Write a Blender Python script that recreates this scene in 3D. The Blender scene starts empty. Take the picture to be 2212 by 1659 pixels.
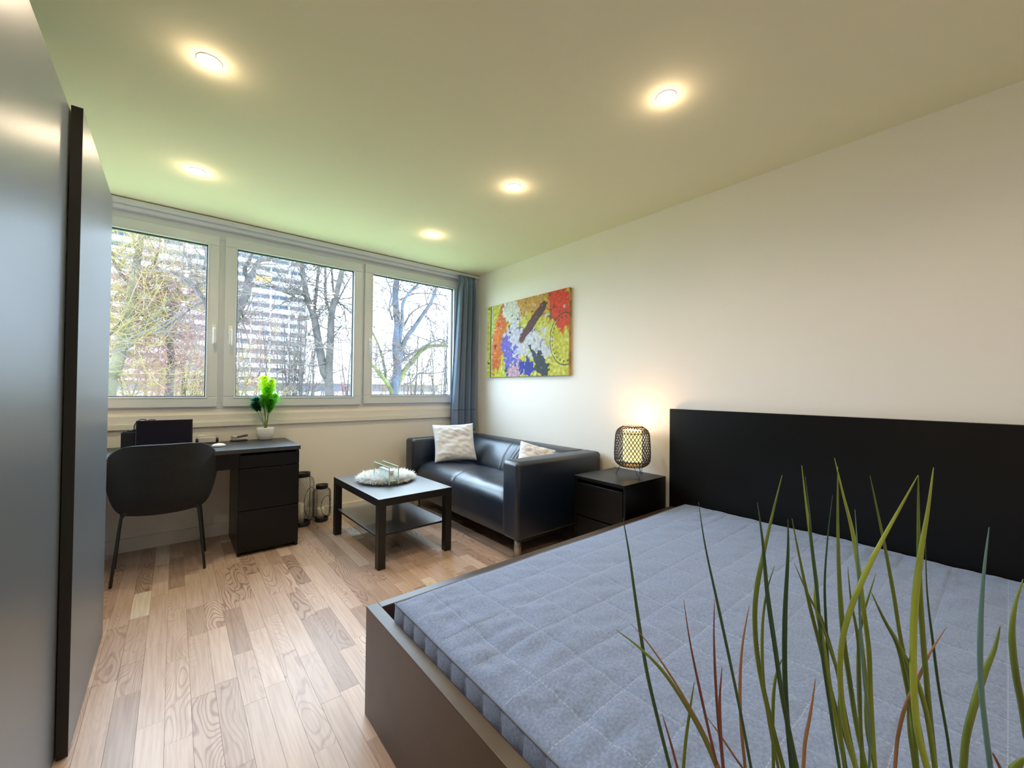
import bpy, bmesh, math, random
from mathutils import Vector, Matrix, noise
S = bpy.context.scene
COL = S.collection
PI = math.pi
# ------------------------------------------------------------------ camera, world, light, exposure
FPX = 884.854
CAM = Vector((-2.66174706, -3.91374565, 1.15988968))
FW = Vector((0.6360395, 0.77154835, 0.01291876))
RT = Vector((0.77148666, -0.63616162, 0.01033049))
UP = Vector((-0.01618889, -0.00339605, 0.99986318))
cd = bpy.data.cameras.new('camera'); cam = bpy.data.objects.new('camera', cd); COL.objects.link(cam)
cd.sensor_width = 36; cd.lens = FPX / 2212 * 36; cd.clip_start = 0.02; cd.clip_end = 1000
m = Matrix((RT, UP, -FW)).transposed().to_4x4(); m.translation = CAM
cam.matrix_world = m
S.camera = cam
S.view_settings.view_transform = 'Standard'; S.view_settings.look = 'None'
S.view_settings.exposure = 0.38; S.view_settings.gamma = 1.0; S.view_settings.use_curve_mapping = False
S.cycles.use_denoising = True
S.cycles.max_bounces = 10; S.cycles.diffuse_bounces = 6; S.cycles.transparent_max_bounces = 16
S.cycles.caustics_reflective = False; S.cycles.caustics_refractive = False
S.cycles.sample_clamp_indirect = 6.0

w = bpy.data.worlds.new('sky'); S.world = w; w.use_nodes = True
wn = w.node_tree; bg = wn.nodes['Background']
tc = wn.nodes.new('ShaderNodeTexCoord'); nz = wn.nodes.new('ShaderNodeTexNoise'); nz.inputs['Scale'].default_value = 1.6; nz.inputs['Detail'].default_value = 4
cr = wn.nodes.new('ShaderNodeValToRGB')
cr.color_ramp.elements[0].position = .3; cr.color_ramp.elements[0].color = (.50, .72, 1, 1)
cr.color_ramp.elements[1].position = .7; cr.color_ramp.elements[1].color = (.68, .84, 1, 1)
wn.links.new(tc.outputs['Generated'], nz.inputs['Vector']); wn.links.new(nz.outputs['Fac'], cr.inputs['Fac']); wn.links.new(cr.outputs['Color'], bg.inputs['Color'])
bg.inputs['Strength'].default_value = 12.0
SPOT_W, HALO_W, LAMP_W = 21.0, 0.5, 3.0

def portal(x0, x1, z0, z1):
    l = bpy.data.lights.new('window_portal', 'AREA'); l.shape = 'RECTANGLE'; l.size = x1 - x0; l.size_y = z1 - z0
    l.cycles.is_portal = True
    o = bpy.data.objects.new('window_portal', l); COL.objects.link(o)
    o.location = ((x0 + x1) / 2, 0.16, (z0 + z1) / 2); o.rotation_euler = (-PI / 2, 0, 0)
portal(-3.45, -0.25, 1.02, 2.34)

# ------------------------------------------------------------------ helpers
def pix(px, py, Y):
    d = FW + RT * ((px - 1106) / FPX) - UP * ((py - 829.5) / FPX)
    return CAM + d * ((Y - CAM.y) / d.y)
def pixd(px, py, dep):
    d = FW + RT * ((px - 1106) / FPX) - UP * ((py - 829.5) / FPX)
    return CAM + d * dep

def mat(name, col, rough=.5, metal=0, spec=.5, bump=None, var=None, coat=0, emis=None, sheen=0, trans=0):
    m = bpy.data.materials.new(name); m.use_nodes = True; nt = m.node_tree; b = nt.nodes['Principled BSDF']
    b.inputs['Base Color'].default_value = (*col, 1); b.inputs['Roughness'].default_value = rough
    b.inputs['Metallic'].default_value = metal; b.inputs['Specular IOR Level'].default_value = spec
    b.inputs['Coat Weight'].default_value = coat; b.inputs['Sheen Weight'].default_value = sheen
    b.inputs['Transmission Weight'].default_value = trans
    if emis: b.inputs['Emission Color'].default_value = (*emis[0], 1); b.inputs['Emission Strength'].default_value = emis[1]
    c = nt.nodes.new('ShaderNodeTexCoord')
    if var:   # (scale, amount, stretch)
        n = nt.nodes.new('ShaderNodeTexNoise'); n.inputs['Scale'].default_value = var[0]; n.inputs['Detail'].default_value = 5
        mp = nt.nodes.new('ShaderNodeMapping'); mp.inputs['Scale'].default_value = var[2] if len(var) > 2 else (1, 1, 1)
        nt.links.new(c.outputs['Object'], mp.inputs['Vector']); nt.links.new(mp.outputs['Vector'], n.inputs['Vector'])
        r = nt.nodes.new('ShaderNodeValToRGB'); a = var[1]
        r.color_ramp.elements[0].position = .3; r.color_ramp.elements[0].color = tuple(max(0, x * (1 - a)) for x in col) + (1,)
        r.color_ramp.elements[1].position = .7; r.color_ramp.elements[1].color = tuple(min(1, x * (1 + a)) for x in col) + (1,)
        nt.links.new(n.outputs['Fac'], r.inputs['Fac']); nt.links.new(r.outputs['Color'], b.inputs['Base Color'])
    if bump:  # (scale, strength, distance)
        n = nt.nodes.new('ShaderNodeTexNoise'); n.inputs['Scale'].default_value = bump[0]; n.inputs['Detail'].default_value = 6
        bp = nt.nodes.new('ShaderNodeBump'); bp.inputs['Strength'].default_value = bump[1]; bp.inputs['Distance'].default_value = bump[2]
        nt.links.new(c.outputs['Object'], n.inputs['Vector']); nt.links.new(n.outputs['Fac'], bp.inputs['Height']); nt.links.new(bp.outputs['Normal'], b.inputs['Normal'])
    return m

def attr_mat(name, rough=.8, attr='col', bump=None):
    m = mat(name, (.5, .5, .5), rough, bump=bump); nt = m.node_tree
    a = nt.nodes.new('ShaderNodeAttribute'); a.attribute_name = attr
    nt.links.new(a.outputs['Color'], nt.nodes['Principled BSDF'].inputs['Base Color'])
    return m

def glass_mat(name, tint=(1, 1, 1), rough=0.0, refl=.06):
    m = bpy.data.materials.new(name); m.use_nodes = True; nt = m.node_tree; nt.nodes.clear()
    o = nt.nodes.new('ShaderNodeOutputMaterial'); mx = nt.nodes.new('ShaderNodeMixShader'); t = nt.nodes.new('ShaderNodeBsdfTransparent')
    g = nt.nodes.new('ShaderNodeBsdfGlossy'); g.inputs['Roughness'].default_value = rough; t.inputs['Color'].default_value = (*tint, 1)
    lw = nt.nodes.new('ShaderNodeLayerWeight'); lw.inputs['Blend'].default_value = .12
    lw.inputs['Blend'].default_value = .5
    pw = nt.nodes.new('ShaderNodeMath'); pw.operation = 'POWER'; pw.inputs[1].default_value = 5
    mu = nt.nodes.new('ShaderNodeMath'); mu.operation = 'MULTIPLY_ADD'; mu.inputs[1].default_value = .85; mu.inputs[2].default_value = .035
    nt.links.new(lw.outputs['Facing'], pw.inputs[0]); nt.links.new(pw.outputs[0], mu.inputs[0])
    nt.links.new(mu.outputs[0], mx.inputs['Fac']); nt.links.new(t.outputs[0], mx.inputs[1]); nt.links.new(g.outputs[0], mx.inputs[2]); nt.links.new(mx.outputs[0], o.inputs['Surface'])
    return m

class MB:
    def __init__(s): s.v = []; s.f = []; s.c = []
    def box(s, x0, x1, y0, y1, z0, z1, M=None):
        n = len(s.v)
        P = [(x0, y0, z0), (x1, y0, z0), (x1, y1, z0), (x0, y1, z0), (x0, y0, z1), (x1, y0, z1), (x1, y1, z1), (x0, y1, z1)]
        s.v += [tuple(M @ Vector(p)) if M else p for p in P]
        s.f += [tuple(n + i for i in f) for f in ((0, 3, 2, 1), (4, 5, 6, 7), (0, 1, 5, 4), (1, 2, 6, 5), (2, 3, 7, 6), (3, 0, 4, 7))]
        return s
    def tube(s, pts, rad, sides=8, caps=True, closed=False):
        pts = [Vector(p) for p in pts]; k = len(pts)
        if not hasattr(rad, '__len__'): rad = [rad] * k
        n0 = len(s.v); ref = None
        for i, p in enumerate(pts):
            if closed: t = pts[(i + 1) % k] - pts[i - 1]
            else: t = pts[min(i + 1, k - 1)] - pts[max(i - 1, 0)]
            if t.length < 1e-9: t = Vector((0, 0, 1))
            t.normalize()
            if ref is None:
                ref = t.cross(Vector((0, 0, 1)))
                if ref.length < .1: ref = t.cross(Vector((1, 0, 0)))
            ref = (ref - t * ref.dot(t))
            if ref.length < 1e-6: ref = t.orthogonal()
            ref.normalize(); b = t.cross(ref)
            for j in range(sides):
                a = 2 * PI * j / sides
                s.v.append(tuple(p + (ref * math.cos(a) + b * math.sin(a)) * rad[i]))
        for i in range(k if closed else k - 1):
            for j in range(sides):
                a = n0 + i * sides + j; b2 = n0 + i * sides + (j + 1) % sides
                c = n0 + ((i + 1) % k) * sides + (j + 1) % sides; d = n0 + ((i + 1) % k) * sides + j
                s.f.append((a, b2, c, d))
        if caps and not closed:
            s.f.append(tuple(n0 + j for j in reversed(range(sides)))); s.f.append(tuple(n0 + (k - 1) * sides + j for j in range(sides)))
        return s
    def lathe(s, prof, c=(0, 0, 0), seg=32, M=None):
        n0 = len(s.v); k = len(prof)
        for r, z in prof:
            for j in range(seg):
                a = 2 * PI * j / seg; p = Vector((c[0] + r * math.cos(a), c[1] + r * math.sin(a), c[2] + z)); s.v.append(tuple(M @ p if M else p))
        for i in range(k - 1):
            for j in range(seg):
                s.f.append((n0 + i * seg + j, n0 + i * seg + (j + 1) % seg, n0 + (i + 1) * seg + (j + 1) % seg, n0 + (i + 1) * seg + j))
        if prof[0][0] > 1e-5: s.f.append(tuple(n0 + j for j in reversed(range(seg))))
        if prof[-1][0] > 1e-5: s.f.append(tuple(n0 + (k - 1) * seg + j for j in range(seg)))
        return s
    def grid(s, fn, nu, nv):
        n0 = len(s.v)
        for i in range(nu + 1):
            for j in range(nv + 1): s.v.append(tuple(fn(i / nu, j / nv)))
        for i in range(nu):
            for j in range(nv):
                a = n0 + i * (nv + 1) + j; s.f.append((a, a + nv + 1, a + nv + 2, a + 1))
        return s
    def sweep(s, prof, ys, off):   # closed profile (x,z) swept along y
        n0 = len(s.v); k = len(prof)
        for y in ys:
            for i, (x, z) in enumerate(prof):
                s.v.append(tuple(off(x, y, z, i)))
        for a in range(len(ys) - 1):
            for i in range(k):
                s.f.append((n0 + a * k + i, n0 + a * k + (i + 1) % k, n0 + (a + 1) * k + (i + 1) % k, n0 + (a + 1) * k + i))
        s.f.append(tuple(n0 + i for i in range(k))); s.f.append(tuple(n0 + (len(ys) - 1) * k + i for i in reversed(range(k))))
        return s
    def build(s, name, ma, parent=None, smooth=False, bevel=0, seg=2, sub=0, fixn=True, solid=0):
        me = bpy.data.meshes.new(name); me.from_pydata(s.v, [], s.f); 
        if fixn and len(s.f) < 60000:
            bm = bmesh.new(); bm.from_mesh(me); bmesh.ops.recalc_face_normals(bm, faces=bm.faces); bm.to_mesh(me); bm.free()
        if ma: me.materials.append(ma)
        if smooth: me.polygons.foreach_set('use_smooth', [True] * len(me.polygons))
        o = bpy.data.objects.new(name, me); COL.objects.link(o)
        if solid: q = o.modifiers.new('s', 'SOLIDIFY'); q.thickness = solid; q.offset = 0
        if bevel: q = o.modifiers.new('b', 'BEVEL'); q.width = bevel; q.segments = seg; q.limit_method = 'ANGLE'; q.harden_normals = False
        if sub: q = o.modifiers.new('u', 'SUBSURF'); q.levels = sub; q.render_levels = sub
        if parent: child(o, parent)
        return o
def child(o, p):
    o.parent = p; o.matrix_parent_inverse = Matrix.Translation(-p.matrix_basis.translation) if p.type == 'EMPTY' else Matrix()
def empty(name, loc):
    o = bpy.data.objects.new(name, None); o.location = loc; o.empty_display_size = .1; COL.objects.link(o); return o
def thing(name, label, cat, loc, group=None):
    o = empty(name, loc); return tag(o, label, cat, group)
def tag(o, label, cat, group=None, kind=None):
    o['label'] = label; o['category'] = cat
    if group: o['group'] = group
    if kind: o['kind'] = kind
    return o
def struct(o): o['kind'] = 'structure'; return o
def bx(name, ma, parent, x0, x1, y0, y1, z0, z1, bevel=.0015, seg=1):
    return MB().box(x0, x1, y0, y1, z0, z1).build(name, ma, parent, bevel=bevel, seg=seg)
def cr_spline(pts, n=8):
    pts = [Vector(p) for p in pts]; out = []
    for i in range(len(pts) - 1):
        p0 = pts[max(i - 1, 0)]; p1 = pts[i]; p2 = pts[i + 1]; p3 = pts[min(i + 2, len(pts) - 1)]
        for k in range(n):
            t = k / n; out.append(.5 * ((2 * p1) + (p2 - p0) * t + (2 * p0 - 5 * p1 + 4 * p2 - p3) * t * t + (3 * p1 - p0 - 3 * p2 + p3) * t ** 3))
    out.append(pts[-1]); return out

# ------------------------------------------------------------------ materials
M_wall = mat('wall_paint', (.84, .80, .74), .85, bump=(260, .08, .002), var=(1.2, .012))
M_ceil = mat('ceiling_paint', (.87, .83, .60), .85, bump=(240, .06, .002), var=(1.0, .012))
M_pvc = mat('white_plastic_frame', (.68, .73, .79), .28)
M_seal = mat('dark_gasket', (.02, .02, .022), .6)
M_bb = mat('black_brown_foil', (.003, .003, .003), .34, spec=.3, bump=(300, .05, .001), var=(6, .25, (1, .12, 1)))
M_ward = mat('wardrobe_foil', (.13, .15, .17), .33, spec=.9, bump=(500, .05, .0005))
M_bed = mat('bed_foil', (.050, .030, .019), .34, spec=.5, bump=(300, .05, .001), var=(8, .2))
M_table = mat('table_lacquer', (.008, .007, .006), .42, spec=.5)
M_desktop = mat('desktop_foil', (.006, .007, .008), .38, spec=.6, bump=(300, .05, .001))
M_table_sheen = mat('table_lacquer_window_sheen', (.03, .034, .045), .40, spec=1.0, coat=.6)  # bluish, lighter copy of the table lacquer with window reflection painted in
M_leather = mat('black_leather', (.003, .010, .026), .36, spec=.8, bump=(220, .12, .002))
M_steel = mat('brushed_steel', (.6, .57, .52), .32, metal=1)
M_black = mat('black_metal', (.012, .012, .012), .4)
M_white = mat('white_gloss', (.86, .87, .88), .25)
M_pillow = mat('cushion_cotton', (.78, .80, .88), .9, bump=(90, .15, .004), sheen=.3)
M_curtain = mat('curtain_cloth', (.15, .21, .32), .8, bump=(400, .2, .001), sheen=.4)
M_fabric = mat('chair_fabric', (.005, .006, .007), .8, bump=(500, .4, .001), sheen=.04, var=(60, .25))
M_screen = mat('dark_screen', (.002, .002, .012), .5, spec=.15)
M_bark = mat('grey_bark', (.055, .045, .040), .9, bump=(8, .6, .05), var=(3, .4))
M_bark_b = mat('blue_lit_bark', (.045, .052, .070), .9, bump=(8, .6, .05), var=(2.5, .45))  # bluish daylight on the trunk painted into the bark colour
M_tan_bark = mat('tan_bark', (.095, .078, .045), .9, bump=(8, .6, .05), var=(2, .4))
M_moss = mat('mossy_bark', (.075, .078, .022), .95, bump=(10, .7, .05), var=(3, .45))
M_twig_pink = mat('pink_brown_twigs', (.20, .095, .085), .9)
M_twig_tan = mat('tan_twigs', (.21, .15, .055), .9)
M_twig_grey = mat('grey_twigs', (.095, .070, .060), .9)
M_glass = glass_mat('window_glass', (.97, .985, .98))
M_glass2 = glass_mat('green_edged_glass', (.95, .985, .975))
M_paper = mat('candle_wax', (.80, .76, .66), .6)

for m_, v_ in ((M_table_sheen, 2.2), (M_leather, 1.55), (M_desktop, 1.7)): m_.node_tree.nodes['Principled BSDF'].inputs['IOR'].default_value = v_
# mattress: quilting is real geometry; the material adds weave
M_mattress = mat('mattress_knit', (.185, .26, .46), .9, bump=(420, .6, .002), var=(150, .22), sheen=.3)
def stitch(m):
    nt = m.node_tree; N = nt.nodes.new; L = nt.links.new; b = nt.nodes['Principled BSDF']; src = b.inputs['Base Color'].links[0].from_socket
    tc = N('ShaderNodeTexCoord'); sp = N('ShaderNodeSeparateXYZ'); L(tc.outputs['Object'], sp.inputs[0]); outs = []
    for ax, o0, per in ((0, 1.793, .15), (1, 2.560, .15)):
        a = N('ShaderNodeMath'); a.operation = 'ADD'; a.inputs[1].default_value = o0; L(sp.outputs[ax], a.inputs[0])
        p = N('ShaderNodeMath'); p.operation = 'PINGPONG'; p.inputs[1].default_value = per / 2; L(a.outputs[0], p.inputs[0])
        g = N('ShaderNodeMath'); g.operation = 'LESS_THAN'; g.inputs[1].default_value = .0010; L(p.outputs[0], g.inputs[0])
        o2 = 1 - ax; f = N('ShaderNodeMath'); f.operation = 'PINGPONG'; f.inputs[1].default_value = .006; L(sp.outputs[o2], f.inputs[0])
        h = N('ShaderNodeMath'); h.operation = 'GREATER_THAN'; h.inputs[1].default_value = .002; L(f.outputs[0], h.inputs[0])
        k = N('ShaderNodeMath'); k.operation = 'MULTIPLY'; L(g.outputs[0], k.inputs[0]); L(h.outputs[0], k.inputs[1]); outs.append(k)
    mx = N('ShaderNodeMath'); mx.operation = 'MAXIMUM'; L(outs[0].outputs[0], mx.inputs[0]); L(outs[1].outputs[0], mx.inputs[1])
    c = N('ShaderNodeMix'); c.data_type = 'RGBA'; L(mx.outputs[0], c.inputs[0]); L(src, c.inputs[6]); c.inputs[7].default_value = (.34, .42, .62, 1); L(c.outputs[2], b.inputs['Base Color'])
stitch(M_mattress)
# floor planks
def plank_mat():
    m = bpy.data.materials.new('oak_parquet'); m.use_nodes = True; nt = m.node_tree; b = nt.nodes['Principled BSDF']; N = nt.nodes.new; L = nt.links.new
    b.inputs['Roughness'].default_value = .34; b.inputs['Specular IOR Level'].default_value = .45
    at = N('ShaderNodeAttribute'); at.attribute_name = 'rnd'
    sep = N('ShaderNodeSeparateColor'); L(at.outputs['Color'], sep.inputs[0])
    tc = N('ShaderNodeTexCoord')
    off = N('ShaderNodeVectorMath'); off.operation = 'SCALE'; off.inputs['Scale'].default_value = 37.0; L(at.outputs['Color'], off.inputs[0])
    add = N('ShaderNodeVectorMath'); L(tc.outputs['Object'], add.inputs[0]); L(off.outputs[0], add.inputs[1])
    mp = N('ShaderNodeMapping'); mp.inputs['Scale'].default_value = (1, .22, 1); L(add.outputs[0], mp.inputs['Vector'])
    n1 = N('ShaderNodeTexNoise'); n1.inputs['Scale'].default_value = 7; n1.inputs['Detail'].default_value = 1.5; L(mp.outputs[0], n1.inputs['Vector'])
    # growth rings = contour lines of a smooth stretched noise
    mul = N('ShaderNodeMath'); mul.operation = 'MULTIPLY'; mul.inputs[1].default_value = 190; L(n1.outputs['Fac'], mul.inputs[0])
    si = N('ShaderNodeMath'); si.operation = 'SINE'; L(mul.outputs[0], si.inputs[0])
    r1 = N('ShaderNodeMapRange'); r1.inputs['From Min'].default_value = .2; r1.inputs['From Max'].default_value = 1.0; L(si.outputs[0], r1.inputs['Value'])
    amp = N('ShaderNodeMath'); amp.operation = 'MULTIPLY'; L(r1.outputs[0], amp.inputs[0]); L(sep.outputs[1], amp.inputs[1])
    mp2 = N('ShaderNodeMapping'); mp2.inputs['Scale'].default_value = (110, 5, 1); L(add.outputs[0], mp2.inputs['Vector'])
    n2 = N('ShaderNodeTexNoise'); n2.inputs['Scale'].default_value = 1; n2.inputs['Detail'].default_value = 3; L(mp2.outputs[0], n2.inputs['Vector'])
    base = N('ShaderNodeValToRGB'); L(sep.outputs[0], base.inputs['Fac'])
    els = base.color_ramp.elements
    els[0].position = 0; els[0].color = (.40, .275, .21, 1); els[1].position = 1; els[1].color = (.78, .68, .58, 1)
    e = els.new(.35); e.color = (.53, .385, .305, 1); e = els.new(.85); e.color = (.635, .475, .385, 1)
    m1 = N('ShaderNodeMix'); m1.data_type = 'RGBA'; m1.blend_type = 'MULTIPLY'; m1.inputs[7].default_value = (.64, .53, .49, 1)
    L(amp.outputs[0], m1.inputs[0]); L(base.outputs[0], m1.inputs[6])
    m2 = N('ShaderNodeMix'); m2.data_type = 'RGBA'; m2.blend_type = 'MULTIPLY'
    r2 = N('ShaderNodeValToRGB'); r2.color_ramp.elements[0].position = .35; r2.color_ramp.elements[0].color = (.84, .80, .78, 1); r2.color_ramp.elements[1].position = .6; r2.color_ramp.elements[1].color = (1, 1, 1, 1)
    L(n2.outputs['Fac'], r2.inputs['Fac']); m2.inputs[0].default_value = 1; L(m1.outputs[2], m2.inputs[6]); L(r2.outputs[0], m2.inputs[7])
    # knots
    v = N('ShaderNodeTexVoronoi'); v.inputs['Scale'].default_value = 5.0; mp3 = N('ShaderNodeMapping'); mp3.inputs['Scale'].default_value = (1, .7, 1); L(add.outputs[0], mp3.inputs['Vector']); L(mp3.outputs[0], v.inputs['Vector'])
    r3 = N('ShaderNodeMapRange'); r3.inputs['From Min'].default_value = .02; r3.inputs['From Max'].default_value = .06; L(v.outputs['Distance'], r3.inputs['Value'])
    m3 = N('ShaderNodeMix'); m3.data_type = 'RGBA'; L(r3.outputs[0], m3.inputs[0]); m3.inputs[6].default_value = (.22, .13, .09, 1); L(m2.outputs[2], m3.inputs[7])
    L(m3.outputs[2], b.inputs['Base Color'])
    bp = N('ShaderNodeBump'); bp.inputs['Strength'].default_value = .06; bp.inputs['Distance'].default_value = .002; L(n2.outputs['Fac'], bp.inputs['Height']); L(bp.outputs[0], b.inputs['Normal'])
    return m
M_plank = plank_mat()

# ------------------------------------------------------------------ room shell
HC = 2.446; XL = -3.62; YB = -5.0
struct(MB().box(XL, 0, YB, 0, -.06, -.014).build('floor', mat('dark_subfloor', (.22, .14, .09), .8)))
FLOOR = bpy.data.objects['floor']
struct(MB().box(XL - .15, .15, YB - .15, .25, HC, HC + .15).build('ceiling', M_ceil))
struct(MB().box(0, .15, YB - .15, .25, -.06, HC).build('wall_right', M_wall))
struct(MB().box(XL - .15, XL, YB - .15, .25, -.06, HC).build('wall_left', M_wall))
struct(MB().box(XL, 0, YB - .15, YB, -.06, HC).build('wall_near', M_wall))
WX0, WX1 = -3.46, -.20
mb = MB(); mb.box(XL, 0, 0, .25, -.06, .985); mb.box(XL, 0, 0, .25, 2.385, HC); mb.box(XL, WX0, 0, .25, .985, 2.385); mb.box(WX1, 0, 0, .25, .985, 2.385)
struct(mb.build('wall_back', M_wall))
M_trim = mat('ledge_paint', (.78, .75, .70), .5)
struct(bx('trim_1', M_trim, None, XL, -.0, -.022, 0, .848, .888, .003, 2))          # ledge under the windows
struct(bx('trim_2', M_trim, None, XL, -.0, -.010, 0, .888, .945, .002, 1))
struct(bx('trim_3', M_pvc, None, XL, -.0, -.085, 0, 2.405, 2.440, .004, 2))          # curtain rail cover
struct(bx('trim_4', M_pvc, None, XL, -.0, -.050, 0, 2.375, 2.405, .004, 2))
struct(bx('baseboard_back', M_trim, None, XL, 0, -.014, 0, 0, .095, .003, 2))
struct(bx('baseboard_right', M_trim, None, -.014, 0, YB, -.014, 0, .095, .003, 2))
# fixed window frame behind the sashes
mb = MB(); mb.box(WX0, WX1, .0, .08, .985, 1.03); mb.box(WX0, WX1, .0, .08, 2.30, 2.385)
for x0, x1 in ((WX0, -3.40), (-2.43, -2.345), (-1.33, -1.25), (-.245, WX1)): mb.box(x0, x1, .0, .08, 1.03, 2.30)
struct(mb.build('window_frame', M_pvc, bevel=.003, seg=1))
def sash(n, x0, x1, z0, z1, gx0, gx1, gz0, gz1, handle):
    w_ = struct(empty('window_%d' % n, ((x0 + x1) / 2, 0, z0)))
    mb = MB(); Y0, Y1 = -.022, .055
    mb.box(x0, x1, Y0, Y1, z0, gz0); mb.box(x0, x1, Y0, Y1, gz1, z1); mb.box(x0, gx0, Y0, Y1, gz0, gz1); mb.box(gx1, x1, Y0, Y1, gz0, gz1)
    mb.build('sash', M_pvc, w_, bevel=.005, seg=2)
    mb = MB(); t = .007
    for a in ((gx0, gx1, gz0, gz0 + t), (gx0, gx1, gz1 - t, gz1), (gx0, gx0 + t, gz0 + t, gz1 - t), (gx1 - t, gx1, gz0 + t, gz1 - t)): mb.box(a[0], a[1], .004, .03, a[2], a[3])
    mb.build('gasket', M_seal, w_)
    mb = MB(); t = .012
    for a in ((gx0 - t, gx1 + t, gz0 - t, gz0), (gx0 - t, gx1 + t, gz1, gz1 + t), (gx0 - t, gx0, gz0, gz1), (gx1, gx1 + t, gz0, gz1)): mb.box(a[0], a[1], -.026, -.0225, a[2], a[3])
    mb.build('glazing_bead', M_pvc, w_, bevel=.002, seg=1)
    bx('pane', M_glass, w_, gx0 + .002, gx1 - .002, .012, .018, gz0 + .002, gz1 - .002, 0)
    if handle:
        hx, hz = handle
        h = MB().box(hx - .014, hx + .014, -.034, -.0225, hz - .035, hz + .035).build('handle_plate', M_white, w_, bevel=.004, seg=3)
        l = MB().tube(cr_spline([(hx, -.034, hz), (hx, -.062, hz), (hx, -.066, hz - .02), (hx, -.064, hz - .12)], 5), [.009] * 6 + [.010] * 10, 10).build('handle', M_white, w_, smooth=True)
sash(1, -3.42, -2.405, 1.000, 2.325, -3.35, -2.478, 1.078, 2.247, (-2.432, 1.60))
sash(2, -2.368, -1.300, 1.000, 2.335, -2.290, -1.376, 1.078, 2.255, (-2.330, 1.60))
sash(3, -1.276, -.215, 1.008, 2.345, -1.198, -.296, 1.088, 2.262, (-1.222, 1.60))

# parquet strips
rnd = random.Random(5); strips = []
SW = .0732; nx = int((0 - XL) / SW) + 1
for i in range(nx):
    x0 = XL + i * SW; x1 = min(x0 + SW, -.001); y = YB - rnd.random() * .4
    while y < 0:
        ln = rnd.uniform(.22, .62); y1 = min(y + ln, 0)
        ya = max(y, YB)
        if y1 - ya > .01: strips.append((x0, x1, ya, y1))
        y += ln
def vis(s):
    x, y = (s[0] + s[1]) / 2, (s[2] + s[3]) / 2; best = 0
    for yy in (s[2], y, s[3]):
        d = Vector((x, yy, 0)) - CAM; z = d.dot(FW)
        if z < .2: continue
        px = 1106 + FPX * d.dot(RT) / z; py = 829.5 - FPX * d.dot(UP) / z
        if -30 < px < 2240 and 800 < py < 1700:
            # hidden below the bed, behind the wardrobe or under the sofa
            if x > -2.10 and yy < -2.49: continue
            if x < -2.93 and yy < -1.24: continue
            if x > -.86 and yy > -1.83: continue
            best = max(best, (s[3] - s[2]) * SW / z ** 3)
    return best
strips.sort(key=vis, reverse=True)
def plank(mb_list, name, par):
    mb = MB(); cols = []
    for s in mb_list:
        g = .00035; dz = rnd.uniform(-.0002, .0002); mb.box(s[0] + g, s[1] - g, s[2] + g, s[3] - g, -.012, dz)
        r = rnd.random(); r = .98 if rnd.random() < .03 else r * .9
        gr = rnd.choice([0, 0, .15, .3, .6, 1.0]); c = (r, gr, rnd.random(), 1)
        cols += [c] * 24
    o = mb.build(name, M_plank, par)
    a = o.data.color_attributes.new('rnd', 'FLOAT_COLOR', 'CORNER')
    a.data.foreach_set('color', [q for c in cols for q in c])
    return o
for s in strips[:300]: plank([s], 'plank', FLOOR)
o = plank(strips[300:], 'plank_field', FLOOR); o['kind'] = 'stuff'

# ------------------------------------------------------------------ ceiling spotlights
M_bulb = mat('spot_bulb', (1, .9, .7), .4, emis=((1, .80, .55), 55))
def spot(x, y, label):
    t = thing('ceiling_spotlight', label, 'spotlight', (x, y, HC), 'recessed ceiling spotlights')
    MB().lathe([(.033, .0), (.035, -.003), (.042, -.003), (.044, -.001), (.044, 0)], (x, y, HC), 32).build('trim_ring', M_white, t, smooth=True)
    MB().lathe([(.0335, -.001), (.031, -.007), (.022, -.011), (.0, -.0125)], (x, y, HC), 24).build('bulb', M_bulb, t, smooth=True)
    l = bpy.data.lights.new('spot_beam', 'SPOT'); l.energy = SPOT_W; l.color = (1, .80, .58); l.spot_size = math.radians(150); l.spot_blend = 1; l.shadow_soft_size = .03
    o = bpy.data.objects.new('spot_beam', l); COL.objects.link(o); o.location = (x, y, HC - .02); child(o, t)
    l = bpy.data.lights.new('spot_halo', 'POINT'); l.energy = HALO_W; l.color = (1, .72, .5); l.shadow_soft_size = .02
    o = bpy.data.objects.new('spot_halo', l); COL.objects.link(o); o.location = (x, y, HC - .05); child(o, t)
spot(-2.575, -.83, 'recessed ceiling spotlight above the desk, farther one beside the wardrobe')
spot(-2.575, -1.905, 'recessed ceiling spotlight over the open floor, nearer one beside the wardrobe')
spot(-1.012, -.85, 'small recessed ceiling spotlight nearest the curtain')
spot(-1.016, -1.92, 'recessed ceiling spotlight between the curtain one and the large one')
spot(-1.022, -2.965, 'recessed ceiling spotlight above the bed, largest of the row by the white wall')
spot(-2.575, -2.97, 'recessed ceiling spotlight above the bed foot, just out of the frame')
spot(-2.575, -4.03, 'recessed ceiling spotlight behind the camera on the wardrobe side')
spot(-1.022, -4.03, 'recessed ceiling spotlight behind the camera above the bed')

# ------------------------------------------------------------------ wardrobe
wd = thing('sliding_wardrobe', 'tall dark grey wardrobe with two sliding doors along the left side', 'wardrobe', (-3.25, -1.99, 0))
bx('carcass', M_ward, wd, -3.60, -2.965, -2.74, -1.245, 0, 2.02)
bx('sliding_door', M_ward, wd, -2.950, -2.929, -2.75, -2.00, .006, 2.03, .002, 2)
d2 = bx('sliding_door', M_ward, wd, -2.925, -2.899, -2.045, -1.236, .006, 2.036, .002, 2)
bx('edge_profile', M_black, d2, -2.9255, -2.8985, -2.048, -2.0445, .004, 2.037, 0)
bx('top_rail', M_black, wd, -3.0, -2.966, -2.74, -1.245, 2.02, 2.028, 0)

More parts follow.
